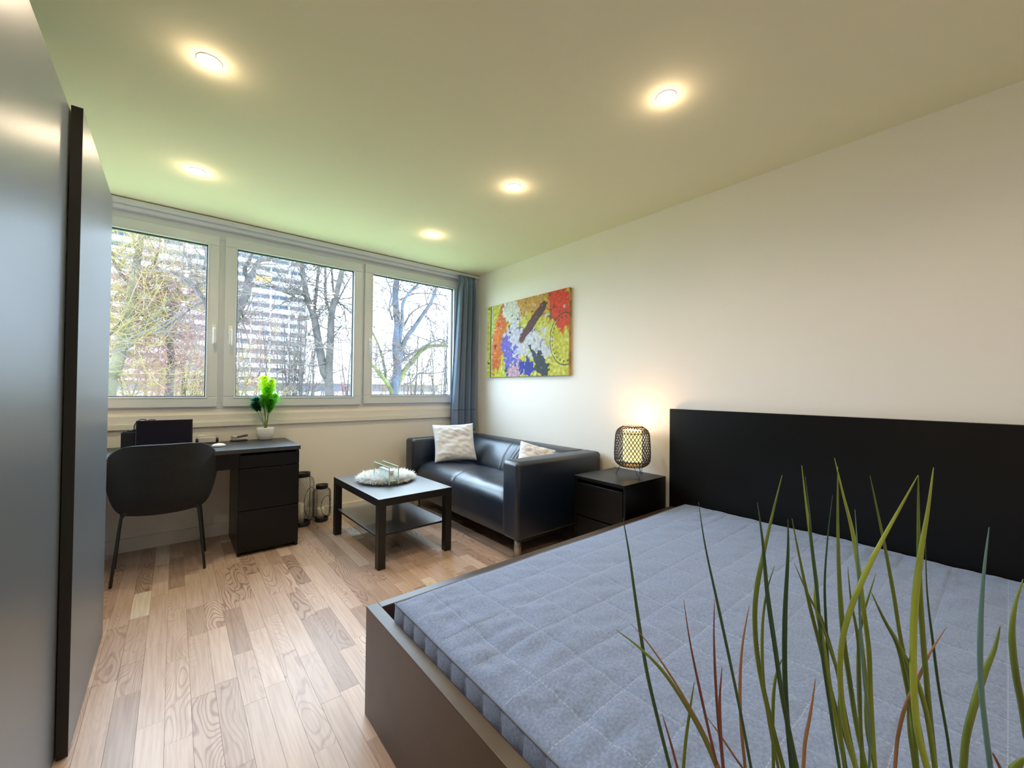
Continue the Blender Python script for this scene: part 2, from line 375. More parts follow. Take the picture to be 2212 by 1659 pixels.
# ------------------------------------------------------------------ bed
bd = thing('bed_frame', 'low black-brown bed frame with tall headboard against the right wall', 'bed', (-1.06, -3.33, 0))
bx('headboard', M_bb, bd, -.050, -.015, -4.22, -2.44, 0, 1.038, .002, 2)
bx('footboard', M_bed, bd, -2.12, -2.078, -4.22, -2.45, 0, .38, .002, 2)
bx('side_rail', M_bed, bd, -2.078, -.050, -2.490, -2.45, .0, .38, .002, 2)
bx('side_rail', M_bed, bd, -2.078, -.050, -4.22, -4.18, .0, .38, .002, 2)
bx('bed_base', M_black, bd, -2.078, -.050, -4.18, -2.490, .16, .20, 0)
# mattress with quilted top
MX0, MX1, MY0, MY1, MZ0, MZ1 = -2.060, -.056, -4.16, -2.560, .20, .425
def mat_top(u, v):
    x = MX0 + (MX1 - MX0) * u; y = MY0 + (MY1 - MY0) * v
    ex = min(x - MX0, MX1 - x); ey = min(y - MY0, MY1 - y); e = min(ex, ey)
    z = MZ1 - .012 * math.exp(-e / .012)
    qx = abs(math.sin(PI * (x + 1.793) / .15)); qy = abs(math.sin(PI * (y - MY1) / .15)); 
    k = min(1, e / .05)
    z += k * (-.0035 * math.exp(-qx / .06) - .0025 * math.exp(-qy / .06) + .002 * (qx * qy) ** .5)
    # creases near the foot edge
    f = math.exp(-ex / .35) * k
    z += f * .017 * (noise.noise(Vector((x * 7 + y * 2, y * 22, 1))) * .6 + noise.noise(Vector((x * 22, y * 9, 5))) * .5)
    z += .007 * noise.noise(Vector((x * 2.5, y * 2.5, 7))) + k * .0035 * noise.noise(Vector((x * 9 + y * 14, y * 5, 2)))
    return x, y, z
mt = MB(); mt.grid(mat_top, 330, 260)
mo = mt.build('mattress', M_mattress, None, smooth=True, fixn=False)
tag(mo, 'grey-blue quilted mattress lying bare in the black-brown bed frame', 'mattress')
def side(fn_edge, nrm, L):
    mb = MB()
    def g(u, v):
        px, py, pz = fn_edge(u); zz = pz * (1 - v) + MZ0 * v
        d = u * L; q = abs(math.sin(PI * d / .075)); b = (.013 * (q ** .5)) * math.sin(PI * min(1, v * 1.0 + .02)) ** .6
        return px + nrm[0] * b, py + nrm[1] * b, zz
    mb.grid(g, int(L / .0075), 14); return mb
for e, nr, L in ((lambda u: mat_top(0, 1 - u), (-1, 0), MY1 - MY0), (lambda u: mat_top(u, 1), (0, 1), MX1 - MX0), (lambda u: mat_top(1, u), (1, 0), MY1 - MY0), (lambda u: mat_top(1 - u, 0), (0, -1), MX1 - MX0)):
    side(e, nr, L).build('side_border', M_mattress, mo, smooth=True, fixn=False)
M_pipe = mat('piping_cord', (.16, .19, .27), .8)
ed = [Vector(mat_top(0, v / 60)) for v in range(61)] + [Vector(mat_top(u / 80, 1)) for u in range(1, 81)]
MB().tube([p + Vector((0, 0, .002)) for p in ed], .0032, 6).build('piping', M_pipe, mo, smooth=True)
MB().box(MX0 + .02, MX1 - .02, MY0 + .02, MY1 - .02, MZ0, MZ0 + .01).build('underside', M_mattress, mo)

# ------------------------------------------------------------------ nightstand
ns = thing('nightstand', 'black-brown nightstand between the sofa and the bed', 'nightstand', (-.25, -2.19, 0))
bx('top', M_bb, ns, -.495, -.016, -2.395, -1.978, .545, .567, .0015, 2)
bx('side_panel', M_bb, ns, -.485, -.016, -2.395, -2.377, 0, .545)
bx('side_panel', M_bb, ns, -.485, -.016, -1.996, -1.978, 0, .545)
bx('back_panel', M_bb, ns, -.03, -.018, -2.377, -1.996, .0, .545)
bx('bottom_panel', M_bb, ns, -.47, -.03, -2.377, -1.996, .04, .06)
for z0, z1 in ((.30, .520), (.06, .290)):
    bx('drawer', M_bb, ns, -.487, -.469, -2.374, -1.999, z0, z1, .002, 2)

# ------------------------------------------------------------------ rattan lamp
M_cane = mat('dark_cane', (.05, .03, .022), .55)
M_shade = mat('lit_shade', (.95, .85, .55), .8, emis=((1, .80, .32), 1.0))
def cane_lamp(cx, cy, zb, label, power):
    t = thing('cane_lamp', label, 'lamp', (cx, cy, zb), None)
    z0, z1 = zb + .064, zb + .340
    def prof(v):  # radius of the basket
        k = [(0, .082), (.04, .100), (.12, .119), (.3, .122), (.55, .119), (.8, .114), (.90, .105), (.96, .085), (1, .066)]
        for i in range(len(k) - 1):
            if v <= k[i + 1][0]:
                f = (v - k[i][0]) / (k[i + 1][0] - k[i][0]); f = f * f * (3 - 2 * f) if 0 else f
                return k[i][1] * (1 - f) + k[i + 1][1] * f
        return .066
    cage = MB(); n = 30
    for sgn in (1, -1):
        for j in range(n):
            pts = []
            for i in range(23):
                v = i / 22; a = 2 * PI * j / n + sgn * (v - .5) * 1.55; r = prof(v) + sgn * .0012
                pts.append((cx + r * math.cos(a), cy + r * math.sin(a), z0 + (z1 - z0) * v))
            cage.tube(pts, .0025, 4, caps=False)
    c = cage.build('cane_cage', M_cane, t, smooth=True); c['kind'] = 'stuff'
    for v, rr in ((.0, .003), (.13, .0026), (.84, .0026), (1, .004)):
        MB().tube([(cx + prof(v) * math.cos(a * PI / 20), cy + prof(v) * math.sin(a * PI / 20), z0 + (z1 - z0) * v) for a in range(40)], rr, 6, closed=True).build('hoop', M_cane, t, smooth=True)
    sh = MB(); R = .064
    sh.grid(lambda u, v: (cx + R * math.cos(2 * PI * u), cy + R * math.sin(2 * PI * u), z0 + .035 + .215 * v), 36, 1)
    sh.build('inner_shade', M_shade, t, smooth=True)
    MB().lathe([(.0, .0), (.016, .0), (.018, .05), (.026, .08), (.028, .10), (.02, .12), (.0, .13)], (cx, cy, z0 + .04), 16).build('bulb', M_white, t, smooth=True)
    MB().lathe([(.07, 0), (.07, .004), (.0, .005)], (cx, cy, z0 + .002), 24).build('base_disc', M_cane, t)
    for k in range(3):
        a = math.radians(118 + 120 * k); ca, sa = math.cos(a), math.sin(a); px, py = -sa, ca
        P = [(cx + .07 * ca + .022 * px, cy + .07 * sa + .022 * py, z0 + .003), (cx + .085 * ca + .018 * px, cy + .085 * sa + .018 * py, z0 - .01),
             (cx + .110 * ca + .003 * px, cy + .110 * sa + .003 * py, zb + .003), (cx + .110 * ca - .003 * px, cy + .110 * sa - .003 * py, zb + .003),
             (cx + .085 * ca - .018 * px, cy + .085 * sa - .018 * py, z0 - .01), (cx + .07 * ca - .022 * px, cy + .07 * sa - .022 * py, z0 + .003)]
        MB().tube(cr_spline(P, 4), .0018, 6).build('leg', M_black, t, smooth=True)
    for dz, e in ((z1 - .03, power * .62), (z0 + .11, power * .38)):
        l = bpy.data.lights.new('lamp_glow', 'POINT'); l.energy = e; l.color = (1, .58, .28); l.shadow_soft_size = .03
        o = bpy.data.objects.new('lamp_glow', l); COL.objects.link(o); o.location = (cx, cy, dz) if dz > z0 + .2 else (cx, cy, z0 + .275); child(o, t)
    return t
cane_lamp(-.165, -2.225, .567, 'glowing woven cane lamp on hairpin legs on the nightstand', LAMP_W)
cane_lamp(-3.24, -.30, .733, 'glowing woven cane lamp on the desk behind the wardrobe', LAMP_W)

# ------------------------------------------------------------------ sofa
sf = thing('leather_sofa', 'black leather two-seat sofa with boxy arms against the right wall', 'sofa', (-.46, -.97, 0))
SY0, SY1 = -1.845, -.135
def arm(y0, y1, name='armrest'):
    prof = []
    def off(x, y, z, i): return (x, y, z)
    mb = MB(); mb.box(-.90, -.022, y0, y1, .145, .672)
    return mb.build(name, M_leather, sf, smooth=True, bevel=.030, seg=5)
arm(SY0, SY0 + .17); arm(SY1 - .165, SY1)
def ys(a, b, n): return [a + (b - a) * i / n for i in range(n + 1)]
ymid = -.955
def seat_off(x, y, z, i):
    g = math.exp(-abs(y - ymid) / .008); e = min(y - (SY0 + .17), (SY1 - .165) - y); k = math.exp(-e / .03)
    top = z > .40; b = 0
    if z > .38: b = .022 * math.sin(PI * min(1, max(0, (x + .87) / .50))) ; b += .004 * noise.noise(Vector((x * 9, y * 7, 3)))
    dz = b - (.006 * g if z > .3 else 0) - (.018 * k if z > .38 else 0)
    dx = (.006 * g + .012 * k if x < -.8 else 0) + (.004 * noise.noise(Vector((z * 8, y * 6, 9))) if x < -.8 else 0)
    return x + dx, y, z + dz
prof = [(-.36, .135), (-.60, .132), (-.855, .135), (-.868, .15), (-.870, .22), (-.872, .30), (-.872, .35), (-.866, .385), (-.850, .41), (-.825, .428), (-.79, .438), (-.74, .442), (-.68, .442), (-.60, .440), (-.50, .436), (-.40, .43), (-.34, .42)]
MB().sweep(prof, ys(SY0 + .165, SY1 - .16, 150), seat_off).build('seat_cushion', M_leather, sf, smooth=True, fixn=True)
def back_off(x, y, z, i):
    g = math.exp(-abs(y - ymid) / .008); e = min(y - (SY0 + .17), (SY1 - .165) - y); k = math.exp(-e / .05)
    dx = 0
    if x < -.2:
        dx = -.020 * math.sin(PI * min(1, max(0, (z - .40) / .25))) + .007 * g + .02 * k
        wr = math.exp(-((y - (ymid - .17)) / .12) ** 2) if y < ymid - .02 else 0
        dx += wr * .008 * math.sin((y + z * .35) * 150) * math.exp(-((z - .56) / .07) ** 2)
        dx += .004 * noise.noise(Vector((z * 8, y * 5, 4)))
    return x + dx, y, z
prof = [(-.025, .15), (-.025, .40), (-.025, .62), (-.030, .655), (-.05, .670), (-.09, .674), (-.14, .674), (-.185, .672), (-.215, .660), (-.235, .642), (-.255, .61), (-.272, .58), (-.290, .55), (-.308, .52), (-.325, .49), (-.340, .465), (-.355, .44), (-.37, .40), (-.37, .15)]
MB().sweep(prof, ys(SY0 + .165, SY1 - .16, 320), back_off).build('backrest', M_leather, sf, smooth=True)
MB().box(-.84, -.06, SY0 + .03, SY1 - .03, .125, .16).build('underframe', M_black, sf)
for x in (-.80, -.12):
    for y in (SY0 + .11, SY1 - .08):
        MB().lathe([(.024, 0), (.026, .004), (.026, .145)], (x, y, 0), 20).build('leg', M_steel, sf, smooth=True)

def pillow(name, label, c, right, up, w_, h_, th=.13, seed=1):
    right = Vector(right).normalized(); up = Vector(up); up = (up - right * up.dot(right)).normalized(); nrm = right.cross(up); c = Vector(c)
    mb = MB()
    for sg in (1, -1):
        def g(u, v):
            a, b = u * 2 - 1, v * 2 - 1
            pin = 1 - .07 * (1 - abs(a) ** 2) * (abs(b) ** 3); pin2 = 1 - .07 * (1 - abs(b) ** 2) * (abs(a) ** 3)
            t = ((1 - a ** 4) * (1 - b ** 4)) ** .55
            wv = noise.noise(Vector((a * 2.1, b * 2.3, seed * 3.1))) * .014 + noise.noise(Vector((a * 5 + b * 3, b * 6, seed))) * .012 - .006 * abs(noise.noise(Vector((a * 3 + b * 5, b * 3 - a, seed + 4))))
            return c + right * (a * w_ / 2 * pin2) + up * (b * h_ / 2 * pin) + nrm * (sg * (th / 2 * t + (wv * t if sg > 0 else 0)))
        mb.grid(g, 40, 40)
    o = mb.build(name, M_pillow, None, smooth=True)
    bm = bmesh.new(); bm.from_mesh(o.data); bmesh.ops.remove_doubles(bm, verts=bm.verts, dist=1e-5); bmesh.ops.recalc_face_normals(bm, faces=bm.faces); bm.to_mesh(o.data); bm.free()
    return tag(o, label, 'cushion', 'white cushions on the sofa')
pillow('cushion', 'full white square cushion standing at the window end of the black sofa', (-.545, -.475, .636), (.40, -.15, 0.01), (.07, .16, .40), .41, .38, .12, 2)
pillow('cushion', 'white cushion mostly hidden behind the near armrest of the black sofa', (-.425, -1.50, .575), (.30, -.22, -.10), (.14, .10, .30), .30, .30, .11, 5)

# ------------------------------------------------------------------ coffee table
TX, TY, TW, TL_, R0 = -1.648, -1.369, .545, .867, .029
ct = thing('coffee_table', 'square-legged black coffee table with a lower shelf in front of the sofa', 'table', (-1.39, -.95, 0))
MR = Matrix.Translation((TX, TY, 0)) @ Matrix.Rotation(R0, 4, 'Z')
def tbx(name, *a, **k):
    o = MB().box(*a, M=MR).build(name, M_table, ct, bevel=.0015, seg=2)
    if name != 'leg':   # same lacquer, upper face lightened to stand for the window's reflection
        o.data.materials.append(M_table_sheen); o.data.polygons[[p.index for p in o.data.polygons if p.normal.z > .9][0]].material_index = 1
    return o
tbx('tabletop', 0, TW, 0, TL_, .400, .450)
for lx in (0, TW - .05):
    for ly in (0, TL_ - .05): tbx('leg', lx, lx + .05, ly, ly + .05, 0, .3995)
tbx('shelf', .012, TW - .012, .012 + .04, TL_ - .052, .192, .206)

# fluffy mat
fx, fy, fr = -1.385, -.845, .175
r2 = random.Random(3)
mb = MB()
for k in range(15000):
    a = r2.random() * 2 * PI; r = fr * math.sqrt(r2.random()); x = fx + r * math.cos(a); y = fy + r * math.sin(a)
    l = r2.uniform(.03, .085); d = Vector((math.cos(a) * (.25 + r / fr * .8) + r2.gauss(0, .45), math.sin(a) * (.25 + r / fr * .8) + r2.gauss(0, .45), r2.uniform(.5, 1.3))).normalized()
    p = Vector((x, y, .455)); s_ = d.cross(Vector((0, 0, 1))).normalized() * .0026
    mid = p + d * l * .6; tip = p + d * l; tip.z = max(.452, tip.z - .014)
    n = len(mb.v); mb.v += [tuple(p - s_), tuple(p + s_), tuple(mid + s_), tuple(mid - s_), tuple(tip)]; mb.f += [(n, n + 1, n + 2, n + 3), (n + 3, n + 2, n + 4)]
fur = thing('fluffy_mat', 'round fluffy white fur mat on the coffee table', 'mat', (fx, fy, .45))
M_fur = mat('white_fur', (.92, .93, .93), .8)
f_ = mb.build('fur_pile', M_fur, fur, fixn=False); f_['kind'] = 'stuff'
MB().lathe([(.0, 0), (fr, 0), (fr + .004, .003), (fr, .007), (0, .009)], (fx, fy, .4502), 40).build('backing', M_fur, fur, smooth=True)
# glass holder: two upright panes on a glass base
gh = thing('glass_holder', 'clear glass holder with two upright panes standing on the fluffy mat', 'holder', (-1.42, -.93, .46))
for gx, nm in ((-1.458, 'pane'), (-1.389, 'pane')):
    bx(nm, M_glass2, gh, gx - .0035, gx + .0035, -1.075, -.785, .461, .588, .0008)
M_gedge = mat('polished_glass_edge', (.55, .80, .74), .15, spec=.8)
for gx in (-1.458, -1.389):
    mb = MB(); mb.box(gx - .0036, gx + .0036, -1.0752, -.7848, .5875, .5895); mb.box(gx - .0036, gx + .0036, -1.0768, -1.0750, .461, .5895); mb.box(gx - .0036, gx + .0036, -.785, -.7832, .461, .5895)
    mb.build('pane_edge', M_gedge, gh)
bx('glass_base', M_gedge, gh, -1.4545, -1.3925, -1.06, -.80, .478, .486)
bx('napkin_stack', M_white, gh, -1.440, -1.408, -1.04, -.84, .4865, .555, .002)
def text(s, loc, rot, size, ma, parent, name='lettering'):
    c = bpy.data.curves.new(name, 'FONT'); c.body = s; c.size = size; c.extrude = .0003; c.materials.append(ma); c.align_x = 'CENTER'
    o = bpy.data.objects.new(name, c); COL.objects.link(o); bpy.context.view_layer.update()
    me = bpy.data.meshes.new_from_object(o.evaluated_get(bpy.context.evaluated_depsgraph_get())); bpy.data.objects.remove(o)
    o = bpy.data.objects.new(name, me); COL.objects.link(o); o.location = loc; o.rotation_euler = rot; child(o, parent); return o
text('ET', (-1.424, -1.0412, .522), (PI / 2, 0, 0), .020, M_black, gh)

# ------------------------------------------------------------------ desk
dk = thing('desk', 'black-brown desk with a drawer pedestal under the windows', 'desk', (-2.64, -.3, 0))
bx('desktop', M_desktop, dk, -3.34, -1.937, -.60, -.026, .705, .733, .0015, 2)
bx('front_rail', M_bb, dk, -3.33, -2.31, -.585, -.567, .60, .7045)
bx('side_panel', M_bb, dk, -3.34, -3.32, -.59, -.03, 0, .7045)
bx('modesty_panel', M_bb, dk, -3.319, -2.325, -.060, -.045, .62, .7045)
mb = MB(); mb.box(-2.315, -2.300, -.575, -.03, 0, .7045); mb.box(-1.962, -1.942, -.575, -.03, 0, .7045); mb.box(-2.300, -1.962, -.045, -.03, 0, .7045); mb.box(-2.300, -1.962, -.57, -.03, .06, .08)
mb.build('pedestal', M_bb, dk, bevel=.001, seg=1)
for z0, z1 in ((.60, .688), (.31, .595), (.028, .305)): bx('drawer', M_bb, dk, -2.313, -1.944, -.592, -.5755, z0, z1, .0015, 1)

# laptop
lp = thing('laptop', 'open black laptop with a dark screen on the desk behind the chair', 'laptop', (-2.70, -.40, .733))
bx('keyboard_base', mat('laptop_shell', (.05, .05, .055), .35, metal=.6), lp, -2.853, -2.557, -.505, -.298, .734, .746, .003, 2)
ML = Matrix.Translation((-2.705, -.300, .748)) @ Matrix.Rotation(math.radians(-14), 4, 'X')
o = MB().box(-.148, .148, 0, .006, 0, .185, M=ML).build('lid', M_black, lp, bevel=.002, seg=2)
MB().box(-.143, .143, -.0006, 0, .006, .180, M=ML).build('screen', M_screen, lp)
mb = MB()
for i in range(5):
    for j in range(13): mb.box(-2.84 + j * .021, -2.822 + j * .021, -.385 + i * .017 - .02, -.371 + i * .017 - .02, .746, .7475)
k = mb.build('keys', M_black, lp); k['kind'] = 'stuff'
# organiser with chargers
og = thing('desk_organiser', 'black box full of chargers beside the laptop screen', 'box', (-2.88, -.19, .733))
mb = MB(); mb.box(-2.925, -2.835, -.235, -.229, .7335, .850); mb.box(-2.925, -2.835, -.151, -.145, .7335, .850); mb.box(-2.925, -2.919, -.229, -.151, .7335, .850); mb.box(-2.841, -2.835, -.229, -.151, .7335, .850); mb.box(-2.919, -2.841, -.229, -.151, .7335, .74)
mb.build('box_body', M_black, og, bevel=.001, seg=1)
for i, (x, y, z, s_) in enumerate(((-2.905, -.20, .845, .016), (-2.878, -.20, .850, .013), (-2.855, -.20, .856, .015), (-2.885, -.175, .85, .012))):
    bx('plug', M_black, og, x - s_, x + s_ * .6, y - .012, y + .012, .742, z + .012, .002, 1)
cb = MB().tube(cr_spline([(-2.864, -.188, .86), (-2.862, -.186, .895), (-2.842, -.175, .925), (-2.812, -.17, .928), (-2.805, -.17, .905), (-2.800, -.168, .80), (-2.79, -.15, .737)], 8), .0034, 6).build('charging_cable', M_black, None, smooth=True)
tag(cb, 'thin black cable looping up out of the charger box behind the laptop', 'cable', 'black cables behind the laptop')
cb = MB().tube(cr_spline([(-2.80, -.13, .737), (-2.80, -.13, .90), (-2.788, -.13, .921), (-2.768, -.13, .921), (-2.758, -.13, .905), (-2.75, -.12, .737)], 8), .0034, 6).build('charging_cable', M_black, None, smooth=True)
tag(cb, 'short arc of black cable just above the laptop screen edge', 'cable', 'black cables behind the laptop')
# card holder with handle
ch = thing('card_holder', 'small silver box with a bent metal handle on the desk right of the laptop', 'box', (-2.47, -.09, .733))
M_silver = mat('silver_box', (.72, .68, .64), .35, metal=.35)
bx('box_body', M_silver, ch, -2.515, -2.415, -.115, -.075, .740, .778, .003, 2)
bx('tray', M_black, ch, -2.53, -2.40, -.13, -.06, .7335, .7395, .002, 1)
MB().tube(cr_spline([(-2.526, -.095, .742), (-2.526, -.095, .778), (-2.516, -.095, .790), (-2.414, -.095, .790), (-2.404, -.095, .778), (-2.404, -.095, .742)], 6), .003, 8).build('handle', M_steel, ch, smooth=True)
for x in (-2.526, -2.404): MB().lathe([(.0085, 0), (.0085, .03)], (x, -.095, .740), 14).build('post', M_black, ch, smooth=True)
# hole punch / stapler
sp = thing('hole_punch', 'black hole punch with a silver front lying on the desk near the plant', 'hole punch', (-2.26, -.085, .733))
Ms = Matrix.Translation((-2.265, -.085, .7335)) @ Matrix.Rotation(.25, 4, 'Z')
MB().box(-.055, .055, -.022, .022, 0, .010, M=Ms).build('base', M_black, sp, bevel=.003, seg=2)
MB().box(-.045, .060, -.016, .016, 0, .014, M=Ms @ Matrix.Translation((0, 0, .026)) @ Matrix.Rotation(-.14, 4, 'Y')).build('lever', mat('dark_grey_plastic', (.06, .06, .07), .3), sp, bevel=.004, seg=3)
MB().box(-.052, -.018, -.019, .019, .0102, .046, M=Ms).build('punch_head', M_steel, sp, bevel=.004, seg=2)
# mouse
mm = MB().lathe([(.0, 0), (.028, 0), (.031, .006), (.030, .012), (.022, .019), (.010, .023), (0, .024)], (0, 0, 0), 28)
for i, p in enumerate(mm.v): mm.v[i] = (p[0] * 1.35 - 2.412, p[1] * 1.0 - .36, p[2] + .7335)
tag(mm.build('computer_mouse', M_white, None, smooth=True), 'white computer mouse on the desk edge beside the chair', 'mouse')

# potted fern
pl = thing('potted_fern', 'bright green artificial fern in a round white pot on the desk', 'plant', (-2.085, -.085, .733))
pc = (-2.088, -.088, .7335)
MB().lathe([(0, 0), (.040, 0), (.048, .010), (.059, .055), (.062, .092), (.061, .098), (.056, .098), (.054, .085), (0, .085)], pc, 32).build('pot', M_white, pl, smooth=True)
MB().lathe([(.0, .0), (.053, 0), (.053, .006), (0, .008)], (pc[0], pc[1], pc[2] + .083), 24).build('soil', mat('soil', (.03, .022, .015), .95, bump=(120, .8, .01)), pl)
def leaf_mat(name, col):
    m = mat(name, col, .5); nt = m.node_tree; b = nt.nodes['Principled BSDF']; o = [n for n in nt.nodes if n.type == 'OUTPUT_MATERIAL'][0]
    t = nt.nodes.new('ShaderNodeBsdfTranslucent'); t.inputs['Color'].default_value = (*[min(1, c * 1.5) for c in col], 1)
    mx = nt.nodes.new('ShaderNodeMixShader'); mx.inputs[0].default_value = .5
    nt.links.new(b.outputs[0], mx.inputs[1]); nt.links.new(t.outputs[0], mx.inputs[2]); nt.links.new(mx.outputs[0], o.inputs['Surface']); return m
GREENS = [leaf_mat('fern_yellow_green', (.50, .66, .01)), leaf_mat('fern_green', (.22, .60, .02)), leaf_mat('fern_dark_green', (.015, .20, .05)), leaf_mat('fern_mid_green', (.10, .42, .02))]
M_stem = mat('fern_stem', (.20, .28, .05), .6)
rf = random.Random(11)
def plume(px, py, zt, dyy, length, width, gm, n=330):
    tip = pix(px, py, pc[1] + dyy); tip.z = zt; base = Vector((pc[0] + rf.uniform(-.01, .01), pc[1] + rf.uniform(-.01, .01), pc[2] + .088))
    mid = base.lerp(tip, .5) + Vector((0, 0, .01)); path = cr_spline([base, mid, tip], 10)
    MB().tube(path, [.0030 - .0018 * i / len(path) for i in range(len(path))], 5).build('stem', M_stem, pl, smooth=True)
    L = (tip - base).length; mb = MB(); ga = 2.39996
    for i in range(n):
        s_ = i / n; q = 1 - s_ * length / L; f = q * (len(path) - 1); k = min(int(f), len(path) - 2); p = path[k].lerp(path[k + 1], f - k)
        t = (path[k + 1] - path[k]).normalized(); o1 = t.orthogonal().normalized(); o2 = t.cross(o1); a = i * ga + rf.gauss(0, .2)
        wl = width * (math.sin(PI * (s_ * .82 + .12)) ** .8) * rf.uniform(.95, 1.2)
        rdir = o1 * math.cos(a) + o2 * math.sin(a); dr = (rdir + t * rf.uniform(.5, .9)).normalized(); sd = dr.cross(t).normalized() * .0042
        p1 = p + dr * wl * .5 + Vector((0, 0, .002)); p2 = p + dr * wl - Vector((0, 0, .006)) ; n0 = len(mb.v)
        nn = sd.cross(dr).normalized() * .0012
        mb.v += [tuple(p - sd * .5), tuple(p + sd * .5), tuple(p1 + sd), tuple(p1 + nn), tuple(p1 - sd), tuple(p2)]
        mb.f += [(n0, n0 + 1, n0 + 2, n0 + 3), (n0, n0 + 3, n0 + 4), (n0 + 3, n0 + 2, n0 + 5), (n0 + 4, n0 + 3, n0 + 5)]
    o = mb.build('frond', gm, pl, fixn=False)
plume(571, 812, 1.235, .03, .20, .065, GREENS[0]); plume(588, 818, 1.215, -.01, .21, .060, GREENS[0]); plume(579, 840, 1.155, -.05, .17, .065, GREENS[1])
plume(596, 860, 1.095, .0, .15, .050, GREENS[1]); plume(551, 862, 1.065, -.03, .12, .055, GREENS[2]); plume(586, 868, 1.06, -.07, .13, .055, GREENS[3]); plume(546, 880, 1.02, -.02, .08, .04, GREENS[2], 120); plume(566, 855, 1.09, .0, .12, .045, GREENS[3], 150)

# ------------------------------------------------------------------ desk chair
dc = thing('desk_chair', 'dark grey upholstered shell chair on thin black legs at the desk', 'chair', (-2.70, -.50, 0))
CX = -2.700
outl = [(.388, .150), (.395, .178), (.415, .200), (.45, .214), (.50, .228), (.56, .242), (.62, .251), (.67, .254), (.715, .248), (.755, .230), (.785, .205), (.806, .175), (.815, .155)]
def ow(v):
    f = v * (len(outl) - 1); k = min(int(f), len(outl) - 2); f -= k
    return outl[k][0] * (1 - f) + outl[k + 1][0] * f, outl[k][1] * (1 - f) + outl[k + 1][1] * f
def shell(u, v):
    z, hw = ow(v); a = u * 2 - 1
    x = CX + a * hw * 1.06
    y = -.755 + .20 * abs(a * hw / .25) ** 2.2 + .10 * max(0, (.52 - z) / .13) ** 2 + .02 * (1 - (z - .4) / .42) + .008 * abs(z - .65) / .2
    zz = z - .010 * abs(a) ** 4 * max(0, v - .5) * 2
    return x, y, zz
MB().grid(shell, 30, 26).build('backrest', M_fabric, dc, smooth=True, solid=.030, bevel=0, sub=1)
def seatf(u, v):
    a = u * 2 - 1; y = -.615 + .40 * v; hw = .195 * (1 - .12 * v ** 3) * min(1, (1 - abs(2 * v - 1) ** 8 * .15))
    return CX + a * hw, y, .445 + .012 * abs(a) ** 3 - .012 * math.sin(PI * v) + .0
MB().grid(seatf, 20, 20).build('seat', M_fabric, dc, smooth=True, solid=.045, sub=1)
def ubar(yf, yt, xl, xr, zt):
    P = [(xl, yf, .004), (xl + .032, (yf * .15 + yt * .85), zt - .06), (xl + .042, yt, zt - .022), (xl + .068, yt, zt), (CX, yt, zt), (xr - .068, yt, zt), (xr - .042, yt, zt - .022), (xr - .032, (yf * .15 + yt * .85), zt - .06), (xr, yf, .004)]
    return MB().tube(cr_spline(P, 6), .0075, 10)
ubar(-.656, -.60, -2.925, -2.494, .408).build('leg', M_black, dc, smooth=True)
ubar(-.325, -.38, -2.935, -2.478, .408).build('leg', M_black, dc, smooth=True)
MB().tube([(CX - .10, -.60, .405), (CX - .10, -.38, .405)], .006, 8).build('leg_brace', M_black, dc); MB().tube([(CX + .10, -.60, .405), (CX + .10, -.38, .405)], .006, 8).build('leg_brace', M_black, dc)

# ------------------------------------------------------------------ lanterns with candles
M_mesh = mat('lantern_wire', (.03, .027, .024), .5)
def lantern(cx, cy, R, Hh, label, face):
    t = thing('wire_lantern', label, 'lantern', (cx, cy, 0), 'wire lanterns beside the desk')
    MB().lathe([(0, .002), (R * .72, .002), (R * .74, .006), (R * .74, .03), (R * .69, .034), (R * .69, .012), (0, .012)], (cx, cy, 0), 32).build('base_pan', M_black, t, smooth=True)
    MB().lathe([(R * .60, Hh - .035), (R * .68, Hh - .033), (R * .68, Hh - .004), (R * .70, Hh), (R * .62, Hh), (R * .60, Hh - .035)], (cx, cy, 0), 32).build('neck_ring', M_black, t, smooth=True)
    def prof(v):
        z = .03 + (Hh - .065) * v; f = min(v, 1 - v) / .16; f = min(1, f); return R * (.70 + .30 * math.sqrt(max(0, 1 - (1 - f) ** 2))), z
    mb = MB(); n = 34
    fa = face; 
    for sg in (1, -1):
        for j in range(n):
            seg = []
            for i in range(25):
                v = i / 24; a = 2 * PI * j / n + sg * v * (Hh / R) * .33; r, z = prof(v)
                da = (a - fa + PI) % (2 * PI) - PI
                if (da / .62) ** 2 + ((v - .45) / .34) ** 2 < 1:
                    if len(seg) > 1: mb.tube(seg, .0006, 3, caps=False)
                    seg = []
                else: seg.append((cx + r * math.cos(a), cy + r * math.sin(a), z))
            if len(seg) > 1: mb.tube(seg, .0006, 3, caps=False)
    o = mb.build('wire_mesh', M_mesh, t, fixn=False); o['kind'] = 'stuff'
    ring = []
    for i in range(40):
        q = 2 * PI * i / 40; a = fa + .62 * math.cos(q); v = .45 + .34 * math.sin(q); r, z = prof(v); ring.append((cx + r * 1.01 * math.cos(a), cy + r * 1.01 * math.sin(a), z))
    MB().tube(ring, .0022, 6, closed=True).build('opening_ring', M_black, t, smooth=True)
    for a in (fa + PI / 2, fa - PI / 2, fa + PI):
        MB().tube([(cx + prof(v / 20)[0] * math.cos(a), cy + prof(v / 20)[0] * math.sin(a), prof(v / 20)[1]) for v in range(21)], .002, 6).build('upright_wire', M_black, t, smooth=True)
def candle(cx, cy, r, h, label):
    t = thing('pillar_candle', label, 'candle', (cx, cy, .012), 'pillar candles in the lanterns')
    MB().lathe([(0, 0), (r, 0), (r, h - .004), (r - .003, h), (r - .006, h - .001), (0, h - .006)], (cx, cy, .0125), 24).build('wax', M_paper, t, smooth=True)
    MB().tube([(cx, cy, .012 + h - .006), (cx + .001, cy, .012 + h + .007)], .001, 5).build('wick', M_black, t)
lantern(-1.655, -.105, .073, .315, 'small black wire lantern standing beside the taller one', math.radians(-72))
